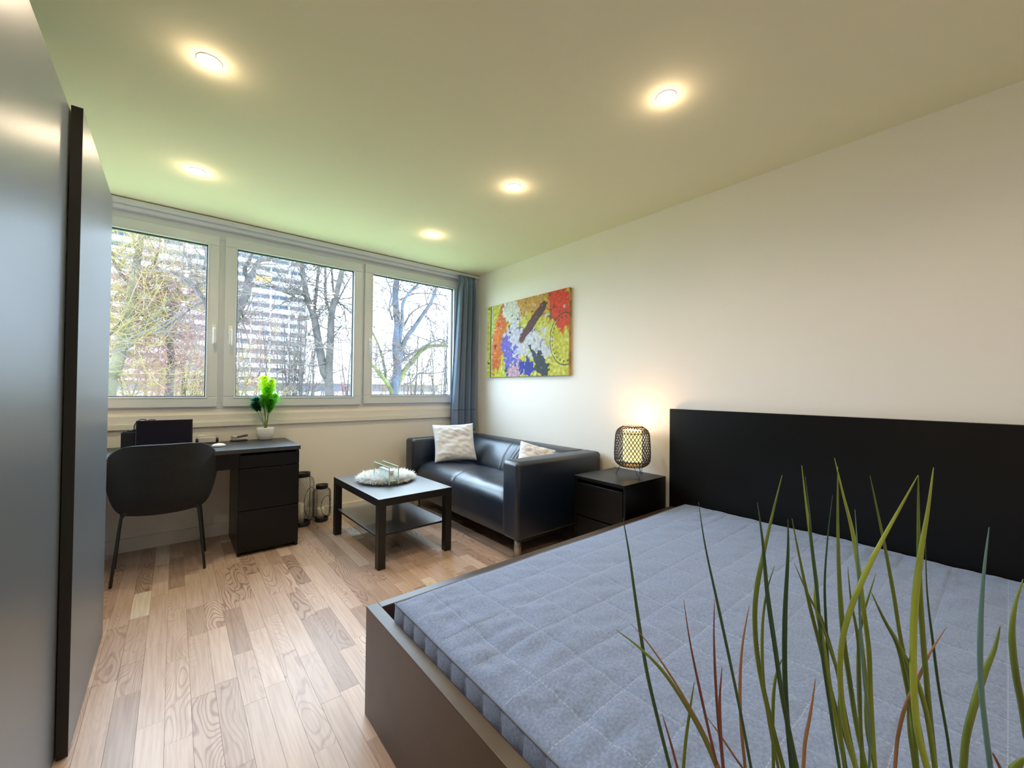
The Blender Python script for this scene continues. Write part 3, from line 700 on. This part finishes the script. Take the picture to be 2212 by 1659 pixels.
lantern(-1.820, -.125, .095, .440, 'tall black wire lantern partly hidden behind the desk pedestal', math.radians(-55))
candle(-1.662, -.100, .030, .098, 'short white candle inside the small wire lantern')
candle(-1.835, -.125, .034, .175, 'tall white candle inside the tall wire lantern')

# ------------------------------------------------------------------ curtain
cu = thing('curtain', 'slate blue curtain gathered in the corner beside the right window', 'curtain', (-.19, -.10, .70))
def curt(u, v):
    z = 2.40 - (2.40 - .70) * v
    xl = -.300 - .065 * min(1, v * 1.15) ** 1.2 + .02 * math.exp(-((v - .045) / .03) ** 2); xr = -.078 + .018 * min(1, v * 1.5) * 0 - .004 * v
    pin = math.exp(-v / .03)
    x = xl + (xr - xl) * (u + .012 * math.sin(u * 30 + v * 2))
    tight = math.sin(u * 2 * PI * 11) * .010 * pin
    fold = (math.sin(u * 2 * PI * 3.6 + .6 + .35 * math.sin(v * 3)) * .030 + math.sin(u * 2 * PI * 7.5 + v * 1.3) * .008) * (1 - math.exp(-v / .07))
    y = -.115 + tight + fold
    return x, y, z
MB().grid(curt, 160, 60).build('cloth', M_curtain, cu, smooth=True, fixn=False, solid=.002)
MB().grid(lambda u, v: (lambda p: (p[0], p[1] - .003, p[2]))(curt(u, .862 + v * .004)), 160, 1).build('hem_seam', mat('curtain_thread', (.05, .09, .13), .9), cu, smooth=True)

# ------------------------------------------------------------------ wall art: loose abstract paint patches in the print's colours
def art():
    y0, y1, z0, z1 = -1.492, -.292, 1.287, 2.051; NU, NV = 300, 190; X = -.0325
    def n2(x, y, s, k=0): return noise.noise(Vector((x * s, y * s, k)))
    def mixc(a, b, t): t = max(0, min(1, t)); return tuple(a[i] * (1 - t) + b[i] * t for i in range(3))
    def ell(u, v, cu_, cv, ru, rv, an, wob, k):
        du, dv = u - cu_, v - cv; c, s = math.cos(an), math.sin(an); a, b = (du * c + dv * s) / ru, (-du * s + dv * c) / rv
        return 1 - math.sqrt(a * a + b * b) + wob * n2(u, v, 6, k) + wob * .9 * n2(u, v, 17, k) + wob * .35 * n2(u, v, 45, k)
    def edge(d, w_=.03): return max(0, min(1, d / w_ + .5))
    cols = []
    for i in range(NU + 1):
        for j in range(NV + 1):
            u, v = i / NU * 1.56, j / NV           # u to the right (towards the room), v up
            c = mixc((.55, .52, .06), (.72, .70, .24), .5 + 1.3 * n2(u, v, 3, 1) + .9 * n2(u, v, 22, 2))
            c = mixc(c, (.62, .36, .12), edge(ell(u, v, .95, .98, .5, .28, -.1, .5, 3) - .1, .4))
            c = mixc(c, (.72, .12, .04), edge(ell(u, v, 1.45, .78, .20, .30, .5, .3, 4), .1))
            c = mixc(c, (.60, .10, .04), .8 * edge(ell(u, v, .28, .52, .13, .50, -.25, .35, 5), .08))
            c = mixc(c, (.85, .28, .12), edge(ell(u, v, .22, .60, .05, .34, -.2, .5, 6), .1))
            c = mixc(c, (.78, .76, .68), edge(ell(u, v, .55, .86, .24, .14, -.35, .4, 7), .05))
            c = mixc(c, (.70, .70, .74), edge(ell(u, v, 1.02, .40, .26, .17, -.5, .5, 8), .04))
            c = mixc(c, (.68, .66, .76), edge(ell(u, v, .62, .46, .20, .26, .3, .6, 9), .06))
            c = mixc(c, (.20, .18, .55), edge(ell(u, v, .50, .32, .12, .22, .5, .9, 10), .08))
            c = mixc(c, (.05, .06, .35), edge(ell(u, v, .72, .10, .22, .10, .2, .7, 11), .05))
            c = mixc(c, (.62, .42, .48), edge(ell(u, v, .58, .05, .12, .10, .9, .8, 12), .05))
            c = mixc(c, (.10, .03, .02), edge(ell(u, v, .98, .70, .36, .065, .75, .35, 13), .04))
            c = mixc(c, (.03, .04, .04), edge(ell(u, v, 1.10, .15, .20, .09, -.8, 1.2, 14), .04))
            c = mixc(c, (.04, .05, .06), edge(.011 - abs(u - .085 + .01 * n2(u, v, 4, 15)), .006))
            c = mixc(c, (.75, .76, .78), edge(.009 - abs(u - .112), .006))
            rr = math.hypot((u - 1.50) / .24, (v - .42) / .30); an = math.atan2(v - .42, u - 1.50)
            c = mixc(c, (.05, .06, .03), edge(.022 - abs(rr - 1), .01)); 
            if abs(rr - .86) < .035 and math.sin(an * 26) > .4: c = (.05, .05, .03)
            d = abs(n2(u, v, 5, 20)); s_ = n2(u, v, 2.2, 21)
            if s_ > .12: c = mixc(c, (.04, .04, .05), edge(.022 - d, .02) * .8)
            d = abs(n2(u, v, 9, 24)); 
            if .35 < u < 1.2 and v < .7 and n2(u, v, 3, 25) > .05: c = mixc(c, (.03, .04, .10), edge(.03 - d, .02) * .8)
            g1 = n2(u, v, 13, 40) + .6 * n2(u * .5 + v, v - u, 30, 41); c = mixc(c, (.86, .86, .82), edge(g1 - .62, .15) * .8); c = mixc(c, (.02, .02, .03), edge(-g1 - .60, .12) * (.9 if u < 1.25 else .4)); lu = (c[0] + c[1] + c[2]) / 3; c = tuple(max(0, lu + (x - lu) * 1.35) for x in c); k = .66 + .30 * n2(u, v, 26, 30); cols.append(tuple(max(0, x * k) for x in c) + (1,))
    mb = MB(); mb.grid(lambda u, v: (X, y1 + (y0 - y1) * u, z0 + (z1 - z0) * v), NU, NV)
    t = thing('canvas_print', 'unframed abstract canvas in yellow, red, white and blue on the right wall', 'picture', (-.02, (y0 + y1) / 2, z0))
    o = mb.build('printed_face', attr_mat('print_ink', .7), t, smooth=True, fixn=False)
    a = o.data.color_attributes.new('col', 'FLOAT_COLOR', 'POINT'); a.data.foreach_set('color', [q for c in cols for q in c])
    bx('canvas_box', mat('canvas_edge', (.45, .30, .12), .8, var=(14, .6)), t, -.0322, -.003, y0, y1, z0, z1, .001)
art()

# ------------------------------------------------------------------ foreground grass
gp = thing('reed_grass', 'tall artificial reed grass with thin green and reddish blades in front of the bed', 'plant', (-2.24, -3.80, 0))
M_pot = mat('planter_black', (.02, .02, .02), .4)
PC = Vector((-2.250, -3.795, 0))
MB().lathe([(0, 0), (.065, 0), (.07, .01), (.085, .50), (.088, .53), (.082, .53), (.08, .50), (0, .49)], tuple(PC), 32).build('planter', M_pot, gp, smooth=True)
MB().lathe([(0, 0), (.079, 0), (.079, .012), (0, .016)], (PC.x, PC.y, .492), 24).build('soil', mat('pebble_soil', (.05, .04, .03), .95, bump=(80, 1, .01)), gp)
BM = {'g': mat('blade_green', (.15, .22, .035), .42, var=(30, .3, (1, 1, .2))), 'l': mat('blade_light_green', (.27, .36, .05), .42, var=(30, .3, (1, 1, .2))),
      'd': mat('blade_dark_green', (.035, .10, .045), .42, var=(30, .3, (1, 1, .2))), 'r': mat('blade_red_brown', (.20, .065, .06), .5, var=(30, .3, (1, 1, .2))),
      't': mat('blade_tan', (.30, .17, .09), .5, var=(30, .3, (1, 1, .2))), 'b': mat('blade_blue_green', (.12, .26, .28), .42, var=(30, .2, (1, 1, .2)))}
A = lambda *q: [(1300 + x / 2.374, 960 + y / 2.374) for x, y in q]
B = lambda *q: [(1750 + x / 2.374, 960 + y / 2.374) for x, y in q]
blades = [
 ('d', 15, A((108, 378), (140, 560), (185, 880), (230, 1160), (285, 1400), (350, 1659))),
 ('g', 15, A((72, 950), (190, 1040), (310, 1160), (420, 1320), (520, 1500), (590, 1659))),
 ('t', 9, A((150, 920), (230, 1010), (330, 1150), (430, 1310), (520, 1470), (605, 1659))),
 ('r', 10, A((308, 1380), (345, 1500), (388, 1659))),
 ('g', 13, A((475, 1215), (455, 1340), (430, 1520), (418, 1659))),
 ('r', 11, A((420, 798), (450, 1000), (490, 1200), (540, 1430), (590, 1640), (594, 1659))),
 ('d', 12, A((496, 298), (530, 520), (590, 800), (650, 1080), (710, 1370), (765, 1659))),
 ('r', 11, A((578, 795), (575, 980), (583, 1200), (600, 1450), (625, 1659))),
 ('r', 14, A((617, 1140), (605, 1300), (608, 1480), (622, 1659))),
 ('t', 9, A((520, 1375), (600, 1480), (680, 1600), (722, 1659))),
 ('t', 13, A((757, 822), (722, 1020), (708, 1230), (715, 1450), (735, 1659))),
 ('g', 19, A((925, 157), (875, 360), (830, 560), (795, 740), (785, 900), (800, 1100), (850, 1350), (930, 1659))),
 ('d', 18, A((797, 297), (825, 500), (848, 760), (885, 1020), (930, 1320), (1000, 1659))),
 ('g', 12, A((887, 620), (845, 760), (823, 950), (828, 1200), (860, 1440), (905, 1659))),
 ('g', 13, A((935, 1080), (895, 1180), (878, 1350), (880, 1659))),
 ('d', 19, A((955, 382), (955, 560), (940, 860), (938, 1150), (950, 1400), (975, 1659))),
 ('g', 14, A((975, 380), (1010, 560), (1060, 800), (1110, 1000), (1200, 1350), (1300, 1659))),
 ('g', 12, A((987, 608), (1040, 730), (1110, 870), (1170, 1010))[:3] + B((60, 900), (130, 1130), (200, 1480), (240, 1659))),
 ('l', 16, A((1025, 108), (1050, 330), (1080, 560), (1100, 720)) + B((30, 820), (70, 1040), (120, 1350), (180, 1659))),
 ('d', 12, A((1043, 165), (1065, 360), (1085, 520))[:2] + B((5, 480), (40, 800), (60, 1060), (110, 1400), (150, 1659))),
 ('d', 10, B((115, 260), (90, 480), (75, 720), (85, 980), (100, 1200), (160, 1500), (185, 1659))),
 ('l', 17, B((125, 70), (170, 260), (215, 440), (245, 620), (270, 820), (300, 1050), (310, 1300), (330, 1659))),
 ('g', 18, B((142, 115), (142, 400), (150, 700), (170, 980), (205, 1230), (240, 1450), (285, 1659))),
 ('b', 9, B((230, 335), (240, 500), (250, 700), (258, 950), (275, 1200))),
 ('g', 14, B((307, 160), (345, 340), (390, 560), (430, 780), (465, 1000), (510, 1200), (560, 1450), (600, 1659))),
 ('l', 20, B((553, 158), (470, 310), (370, 490), (280, 670), (210, 840), (165, 1010), (155, 1200), (180, 1440), (235, 1659))),
 ('g', 19, B((555, 158), (555, 400), (560, 700), (575, 950), (600, 1250), (640, 1659))),
 ('l', 24, B((633, 118), (605, 330), (570, 540), (545, 740), (530, 960), (530, 1200), (550, 1450), (600, 1659))),
 ('g', 12, B((193, 628), (210, 800), (245, 1000), (255, 1250), (265, 1659))),
 ('g', 12, B((338, 660), (300, 780), (265, 900), (248, 1060), (250, 1300), (275, 1659))),
 ('g', 20, B((312, 755), (380, 900), (450, 1030), (490, 1200), (525, 1400), (545, 1659))),
 ('g', 18, B((400, 930), (480, 1070), (550, 1220), (600, 1400), (640, 1659))),
 ('d', 10, B((592, 500), (600, 760), (630, 1020), (660, 1250), (700, 1480), (725, 1659))),
 ('t', 13, B((700, 935), (620, 1060), (555, 1200), (490, 1340), (450, 1500), (435, 1659))),
 ('b', 18, B((918, 425), (895, 620), (878, 850), (872, 1080), (880, 1280), (905, 1500), (925, 1659))),
 ('g', 24, B((975, 930), (945, 1050), (890, 1180), (840, 1340), (800, 1500), (785, 1659))),
 ('g', 22, B((1092, 690), (1050, 830), (1035, 990), (1055, 1180), (1085, 1340), (1110, 1500))),
 ('t', 14, B((28, 1200), (5, 1360), (-25, 1520), (-35, 1659))),
 ('r', 12, B((935, 1580), (975, 1659))),
 ('g', 40, B((1097, 1605), (1060, 1650), (1040, 1720))),
 ('g', 12, B((0, 780), (45, 880), (100, 1040), (150, 1220), (150, 1400), (175, 1659))),
 ('l', 13, B((250, 760), (262, 960), (285, 1200), (290, 1450), (330, 1659))),
 ('g', 13, B((500, 1290), (505, 1440), (535, 1659))),
]
rg = random.Random(2)
for kcol, wd_, pts in blades:
    d0 = rg.uniform(.335, .385); d1 = d0 + rg.uniform(-.01, .01); n = len(pts)
    P = [pixd(x, y, d0 + (d1 - d0) * i / n) for i, (x, y) in enumerate(pts)]
    root = PC + Vector((rg.uniform(-.05, .05), rg.uniform(-.05, .05), .50))
    last = P[-1]; dirn = (P[-1] - P[-2]).normalized()
    P += [last + dirn * .07, (last + dirn * .10).lerp(root, .6) , root]
    path = cr_spline(P, 6); k = len(path); rad = wd_ / 2.374 / FPX * d0 * .62
    rr = [max(.0002, rad * min(1, .08 + (i / (k * .30)) ** .8)) for i in range(k)]
    MB().tube(path, rr, 7).build('blade', BM[kcol], gp, smooth=True)

# ------------------------------------------------------------------ outside: ground, tower, trees
M_grass = mat('lawn_green', (.24, .29, .12), .95, var=(.3, .4))
GZ = -5.2
g = MB().box(-220, 260, .6, 420, GZ - .3, GZ).build('ground', M_grass); struct(g)
M_conc = mat('white_balcony', (.62, .63, .66), .7)
M_win = mat('tower_glazing', (.06, .11, .17), .5, spec=.2)
M_dark = mat('tower_core', (.13, .17, .24), .8)
tw = thing('apartment_tower', 'white high-rise apartment block with long balcony bands beyond the trees', 'building', (4, 165, GZ))
bx('core', M_dark, tw, -29, 33.2, 157.6, 175, GZ, 45, 0)
FH = 3.12; bay = 5.62; x_right = 33.4
nb = 11; meshp = None
def shared(name, ma, par, proto, loc):
    o = bpy.data.objects.new(name, proto); COL.objects.link(o); o.location = loc; child(o, par); return o
pb = MB().box(-31.4, 0, 0, 1.0, 0, 1.05); me_b = None
def proto_mesh(mb, ma):
    o = mb.build('proto', ma); me = o.data; bpy.data.objects.remove(o); return me
me_par = proto_mesh(MB().box(-62.5, 0, 0, .25, 0, 1.45).box(-62.5, 0, .25, 2.55, 0, .28), M_conc)
me_win = proto_mesh(MB().box(.12, bay - .12, 0, .08, 0, 1.9), M_win)
me_sep = proto_mesh(MB().box(-.14, .14, 0, 2.2, 0, FH), M_conc)
me_pn = proto_mesh(MB().box(bay * .5 - .06, bay * .5 + .06, -.05, 0, 0, 1.9), M_conc)
for f in range(16):
    z = 45 - .6 - FH * (f + 1) + .6
    shared('balcony', M_conc, tw, me_par, (x_right, 154.9, z))
    for b in range(nb):
        if (f * 7 + b * 3) % 5 != 9:
            wq = shared('window', M_win, tw, me_win, (x_right - bay * (b + 1), 157.3, z + 1.0))
            q = bpy.data.objects.new('mullion', me_pn); COL.objects.link(q); q.parent = wq
for b in range(nb + 1):
    for f in range(0, 16): shared('balcony_divider', M_conc, tw, me_sep, (x_right - bay * b, 155.2, 45 - FH * (f + 1)))
bx('roof_slab', M_conc, tw, -29.5, 33.6, 154.6, 175, 45, 45.7, 0)
bx('awning', mat('orange_awning', (.9, .35, .04), .7), tw, 17.7, 22.0, 154.5, 154.8, 36.2, 38.1, 0)
# lower block at the foot of the tower
lb = thing('low_block', 'long low white apartment block seen low between the tree trunks', 'building', (25, 110, GZ))
bx('core', M_dark, lb, -14, 62, 111.5, 122, GZ, 2.2, 0)
me_lp = proto_mesh(MB().box(-76, 0, 0, .25, 0, 1.1).box(-76, 0, .25, 1.45, 0, .25), M_conc)
me_lw = proto_mesh(MB().box(.3, 3.9, 0, .08, 0, 1.6), M_win)
for f in range(2):
    z = GZ + 1.2 + f * 3; shared('balcony', M_conc, lb, me_lp, (62, 110, z))
    for b in range(18): shared('window', M_win, lb, me_lw, (62 - 4.22 * (b + 1), 111.3, z + 1.1))
bx('roof_slab', M_conc, lb, -14.3, 62.3, 109.8, 122, 2.2, 2.7, 0)

# trees ------------------------------------------------------------
def twigs(mb, p, d, L, r, lev, rg, droop=0, spread=.75, segs=4, rmin=.006):
    pts = [p.copy()]; q = p.copy(); dd = d.normalized()
    for i in range(segs):
        dd = (dd + Vector((rg.gauss(0, .13), rg.gauss(0, .13), rg.gauss(0, .11) + .03 - droop))).normalized(); q = q + dd * (L / segs); pts.append(q.copy())
    mb.tube(pts, [max(rmin * .8, r * (1 - .75 * i / segs)) for i in range(segs + 1)], 3 if r < .03 else 6, caps=False)
    if lev <= 0: return
    n = rg.randint(4, 6)
    for k in range(n):
        i = rg.randint(1, segs); a = rg.uniform(.25, 1); b = pts[i - 1].lerp(pts[i], a)
        ax = Vector((rg.gauss(0, 1), rg.gauss(0, 1), rg.gauss(0, .7) + .25 - droop)).normalized()
        twigs(mb, b, (pts[i] - pts[i - 1]).normalized() * (1 - spread * .5) + ax * spread, L * rg.uniform(.42, .68), r * .5, lev - 1, rg, droop, spread, max(2, segs - 1), rmin)

def hero(name, label, Y, limbs, seed, tw_m, nt=3, tl=1.6, lev=2, droop=0):
    rg = random.Random(seed); base = None
    t = None
    allp = []
    for li, (ma, w0, w1, pts) in enumerate(limbs):
        P = []
        for i, (x, y) in enumerate(pts):
            yy = Y + (0 if li == 0 else math.sin(li * 2.3) * .9 * i / max(1, len(pts) - 1)); P.append(pix(x, y, yy))
        if li == 0:
            b = P[0].copy(); P.insert(0, Vector((b.x, b.y, GZ - .02))); t = thing(name, label, 'tree', (b.x, b.y, GZ))
        dep = (Y - CAM.y) / .95; path = cr_spline(P, 5); k = len(path)
        rr = [max(.012, (w0 + (w1 - w0) * i / (k - 1)) / 2 * dep / FPX) for i in range(k)]
        MB().tube(path, rr, 10).build('trunk' if li == 0 else 'branch', ma, t, smooth=True)
        allp.append((path, rr))
    mb = MB()
    for path, rr in allp:
        k = len(path); st = 8 if len(path) > 12 else 2
        for i in range(3, k, 1):
            if path[i].z < -1.5: continue
            for _ in range(nt if rg.random() < .55 else 0):
                d = Vector((rg.gauss(0, 1), rg.gauss(0, .8), rg.gauss(.25 - droop * 2, .7))).normalized()
                twigs(mb, path[i], d, tl * rg.uniform(.6, 1.2), .022, lev, rg, droop, .8, 4, .0055)
    o = mb.build('twigs', tw_m, t, fixn=False); o['kind'] = 'stuff'
C1 = lambda *q: [(220 + x / 3.456, 420 + y / 3.456) for x, y in q]
C2 = lambda *q: [(700 + x / 3.686, 480 + y / 3.686) for x, y in q]
hero('bare_tree', 'large bare tree with a mossy forked branch filling the right window', 8.5, [
    (M_bark_b, 21, 11, C2((556, 1400), (572, 1260), (585, 1130), (572, 1000), (585, 820), (568, 620), (578, 440), (585, 330))),
    (M_bark_b, 12, 6, C2((600, 1110), (640, 950), (715, 840), (790, 730), (850, 640), (900, 500), (920, 400))),
    (M_bark_b, 8, 4, C2((598, 980), (622, 800), (625, 660), (675, 565), (745, 495), (790, 420))),
    (M_moss, 14, 5, C2((566, 1360), (610, 1230), (700, 1110), (780, 1020), (860, 985), (1010, 988), (1100, 1010))),
    (M_bark, 6, 4, C2((590, 1125), (680, 1060), (770, 1005), (860, 955), (930, 930))),
    (M_moss, 10, 5, C2((548, 1370), (500, 1280), (430, 1190), (350, 1100))),
    (M_moss, 6, 4, C2((492, 1265), (480, 1150), (440, 1000), (375, 850), (330, 740))),
    (M_bark, 4, 2, C2((640, 1290), (705, 1268), (750, 1210), (900, 1200), (1000, 1172))),
    (M_bark_b, 4, 2, C2((545, 780), (520, 680), (535, 560), (490, 440))),
    (M_bark, 4, 2, C2((640, 820), (700, 720), (800, 660), (900, 650), (1010, 720))),
    (M_bark, 3, 2, C2((600, 620), (720, 570), (860, 570), (1010, 590)))], 4, M_twig_grey, 1, 1.15, 2)
hero('bare_tree', 'bare tree with two tall bent stems on the right of the middle window', 10, [
    (M_bark, 18, 7, C1((1700, 1520), (1660, 1330), (1625, 1150), (1600, 1000), (1580, 900), (1535, 780), (1510, 650), (1490, 520), (1480, 430))),
    (M_bark, 7, 4, C1((1582, 890), (1592, 800), (1608, 650), (1620, 520), (1625, 420))),
    (M_bark, 15, 8, [(712, 850), (711, 792), (714, 738), (716, 683), (723, 648), (733, 610), (741, 575), (748, 540)]),
    (M_bark, 5, 3, [(722, 655), (718, 602), (716, 575), (715, 540)]),
    (M_bark, 6, 4, [(714, 675), (704, 645), (703, 590), (702, 550)]),
    (M_bark, 4, 2, [(716, 664), (733, 655), (758, 676), (775, 690)]),
    (M_bark, 4, 2, [(716, 680), (735, 640), (757, 600), (770, 585)]),
    (M_bark, 3, 2, C1((1560, 830), (1450, 770), (1390, 790), (1260, 870))),
    (M_bark, 3, 2, C1((1520, 740), (1400, 740), (1280, 690), (1150, 680)))], 8, M_twig_grey, 1, 1.2, 2)
hero('bare_tree', 'bare tree with crooked arms rising behind the post between left and middle windows', 9, [
    (M_bark, 20, 12, [(492, 870), (488, 790), (492, 730), (505, 690), (522, 655), (533, 632), (537, 602)]),
    (M_bark, 10, 5, [(535, 615), (548, 585), (562, 562), (590, 555), (610, 540)]),
    (M_bark, 7, 4, [(534, 600), (528, 582), (540, 560), (552, 535)]),
    (M_bark, 9, 4, [(500, 700), (460, 680), (430, 630), (405, 605), (370, 586)]),
    (M_bark, 4, 2, [(519, 668), (525, 690), (510, 690)]),
    (M_bark, 4, 2, [(470, 660), (430, 655), (395, 680), (330, 720)]),
    (M_bark, 4, 2, [(440, 580), (445, 550), (436, 520), (430, 495)])], 12, M_twig_grey, 1, 1.3, 2)
hero('bare_tree', 'pale leaning bare tree nearest the wardrobe in the left window', 14, [
    (M_tan_bark, 22, 6, C1((40, 1530), (90, 1330), (150, 1130), (195, 900), (235, 650), (285, 380), (310, 250))),
    (M_tan_bark, 9, 3, C1((130, 1200), (260, 1060), (420, 880), (560, 740), (640, 640))),
    (M_bark, 5, 2, C1((190, 900), (90, 1010), (0, 1100), (-80, 1150))),
    (M_bark, 5, 2, C1((230, 700), (120, 560), (60, 420), (0, 300)))], 21, M_twig_tan, 2, 2.0, 2)
hero('weeping_tree', 'tree with a dense pinkish veil of drooping twigs in the left window', 16, [
    (M_bark, 13, 5, C1((500, 1520), (520, 1250), (500, 1000), (540, 800), (600, 660), (640, 560))),
    (M_bark, 6, 3, C1((510, 950), (400, 800), (330, 650), (300, 560))),
    (M_bark, 6, 3, C1((535, 820), (450, 640), (400, 520), (420, 420))),
    (M_bark, 6, 3, C1((520, 900), (640, 760), (740, 700), (800, 690))),
    (M_bark, 5, 2, C1((500, 1010), (380, 930), (260, 900), (180, 930)))], 33, M_twig_pink, 3, 2.0, 2, .16)

# thicket of slim trees: three kinds, copied
def proto_tree(seed, tw_m, n_stems, H, lev, fan, low):
    rg = random.Random(seed); t = empty('slim_tree', (0, 0, 0)); stems = MB(); tg = MB()
    for s_ in range(n_stems):
        a = rg.random() * 2 * PI; lean = rg.uniform(.02, fan); d = Vector((math.cos(a) * lean, math.sin(a) * lean, 1)); P = [Vector((math.cos(a) * .12, math.sin(a) * .12, 0))]; q = P[0]
        for i in range(7): q = q + (d + Vector((rg.gauss(0, .06), rg.gauss(0, .06), 0))).normalized() * H / 7; P.append(q)
        r0 = rg.uniform(.045, .10); stems.tube(cr_spline(P, 2), [r0 * (1 - .8 * i / 14) for i in range(15)], 5, caps=False)
        for i in range(1, 8):
            if P[i].z < low: continue
            for _ in range(rg.randint(2, 4)):
                b = P[i - 1].lerp(P[i], rg.random()); dd = Vector((rg.gauss(0, 1), rg.gauss(0, 1), rg.uniform(.3, 1.5))).normalized()
                twigs(tg, b, dd, H * .17 * rg.uniform(.6, 1.3), .020, lev, rg, 0, .7, 4, .0075)
    stems.build('trunk', M_bark if tw_m != M_twig_tan else M_moss, t, smooth=True); o = tg.build('twigs', tw_m, t, fixn=False); o['kind'] = 'stuff'
    return t
def copy_tree(o):
    c = o.copy(); COL.objects.link(c)
    for ch in list(o.children):
        d = ch.copy(); COL.objects.link(d); d.parent = c
    return c
kinds = [(proto_tree(1, M_twig_pink, 3, 10, 2, .25, 2.0), 'pink-brown bushy bare tree in the thicket seen through the %s window', 'pink-brown trees in the thicket'),
         (proto_tree(2, M_twig_tan, 4, 9, 2, .32, 1.2), 'tan multi-stemmed bare tree in the thicket seen through the %s window', 'tan trees in the thicket'),
         (proto_tree(3, M_twig_grey, 5, 11, 1, .16, 3.0), 'slim grey straight-stemmed bare tree in the thicket seen through the %s window', 'grey trees in the thicket')]
rt = random.Random(17); used = [0, 0, 0]
spots = []
for px_, Y, k, sc in [(250, 24, 1, 1.0), (290, 20, 1, .9), (335, 26, 0, 1.1), (375, 22, 0, 1.0), (410, 19, 1, .85), (440, 24, 1, 1.0), (300, 34, 0, 1.25), (400, 34, 0, 1.3), (520, 21, 1, .85), (545, 26, 0, 1.05),
                      (575, 30, 0, 1.15), (600, 24, 2, 1.0), (620, 28, 2, 1.05), (640, 24, 2, .95), (655, 32, 0, 1.0), (665, 22, 2, .9), (740, 24, 0, .92), (755, 30, 0, 1.0), (690, 36, 2, .9),
                      (815, 26, 0, .86), (835, 30, 1, .95), (870, 28, 0, .85), (900, 24, 2, .88), (925, 26, 1, .98), (945, 22, 2, .95), (968, 25, 1, 1.05), (990, 21, 2, 1.0), (790, 33, 0, .95), (880, 38, 0, .98), (940, 38, 0, 1.1), (520, 38, 0, 1.3), (240, 40, 0, 1.2), (350, 42, 1, 1.2), (460, 30, 0, 1.1)]:
    p = pix(px_, 850, Y); pr, lab, grp = kinds[k]
    t = pr if used[k] == 0 else copy_tree(pr); used[k] += 1
    t.location = (p.x, Y, GZ - .02); t.rotation_euler.z = rt.uniform(0, 6.28); t.scale = (sc, sc, sc * rt.uniform(.92, 1.08)); tag(t, lab % ('left' if px_ < 480 else 'middle' if px_ < 785 else 'right'), 'tree', grp)
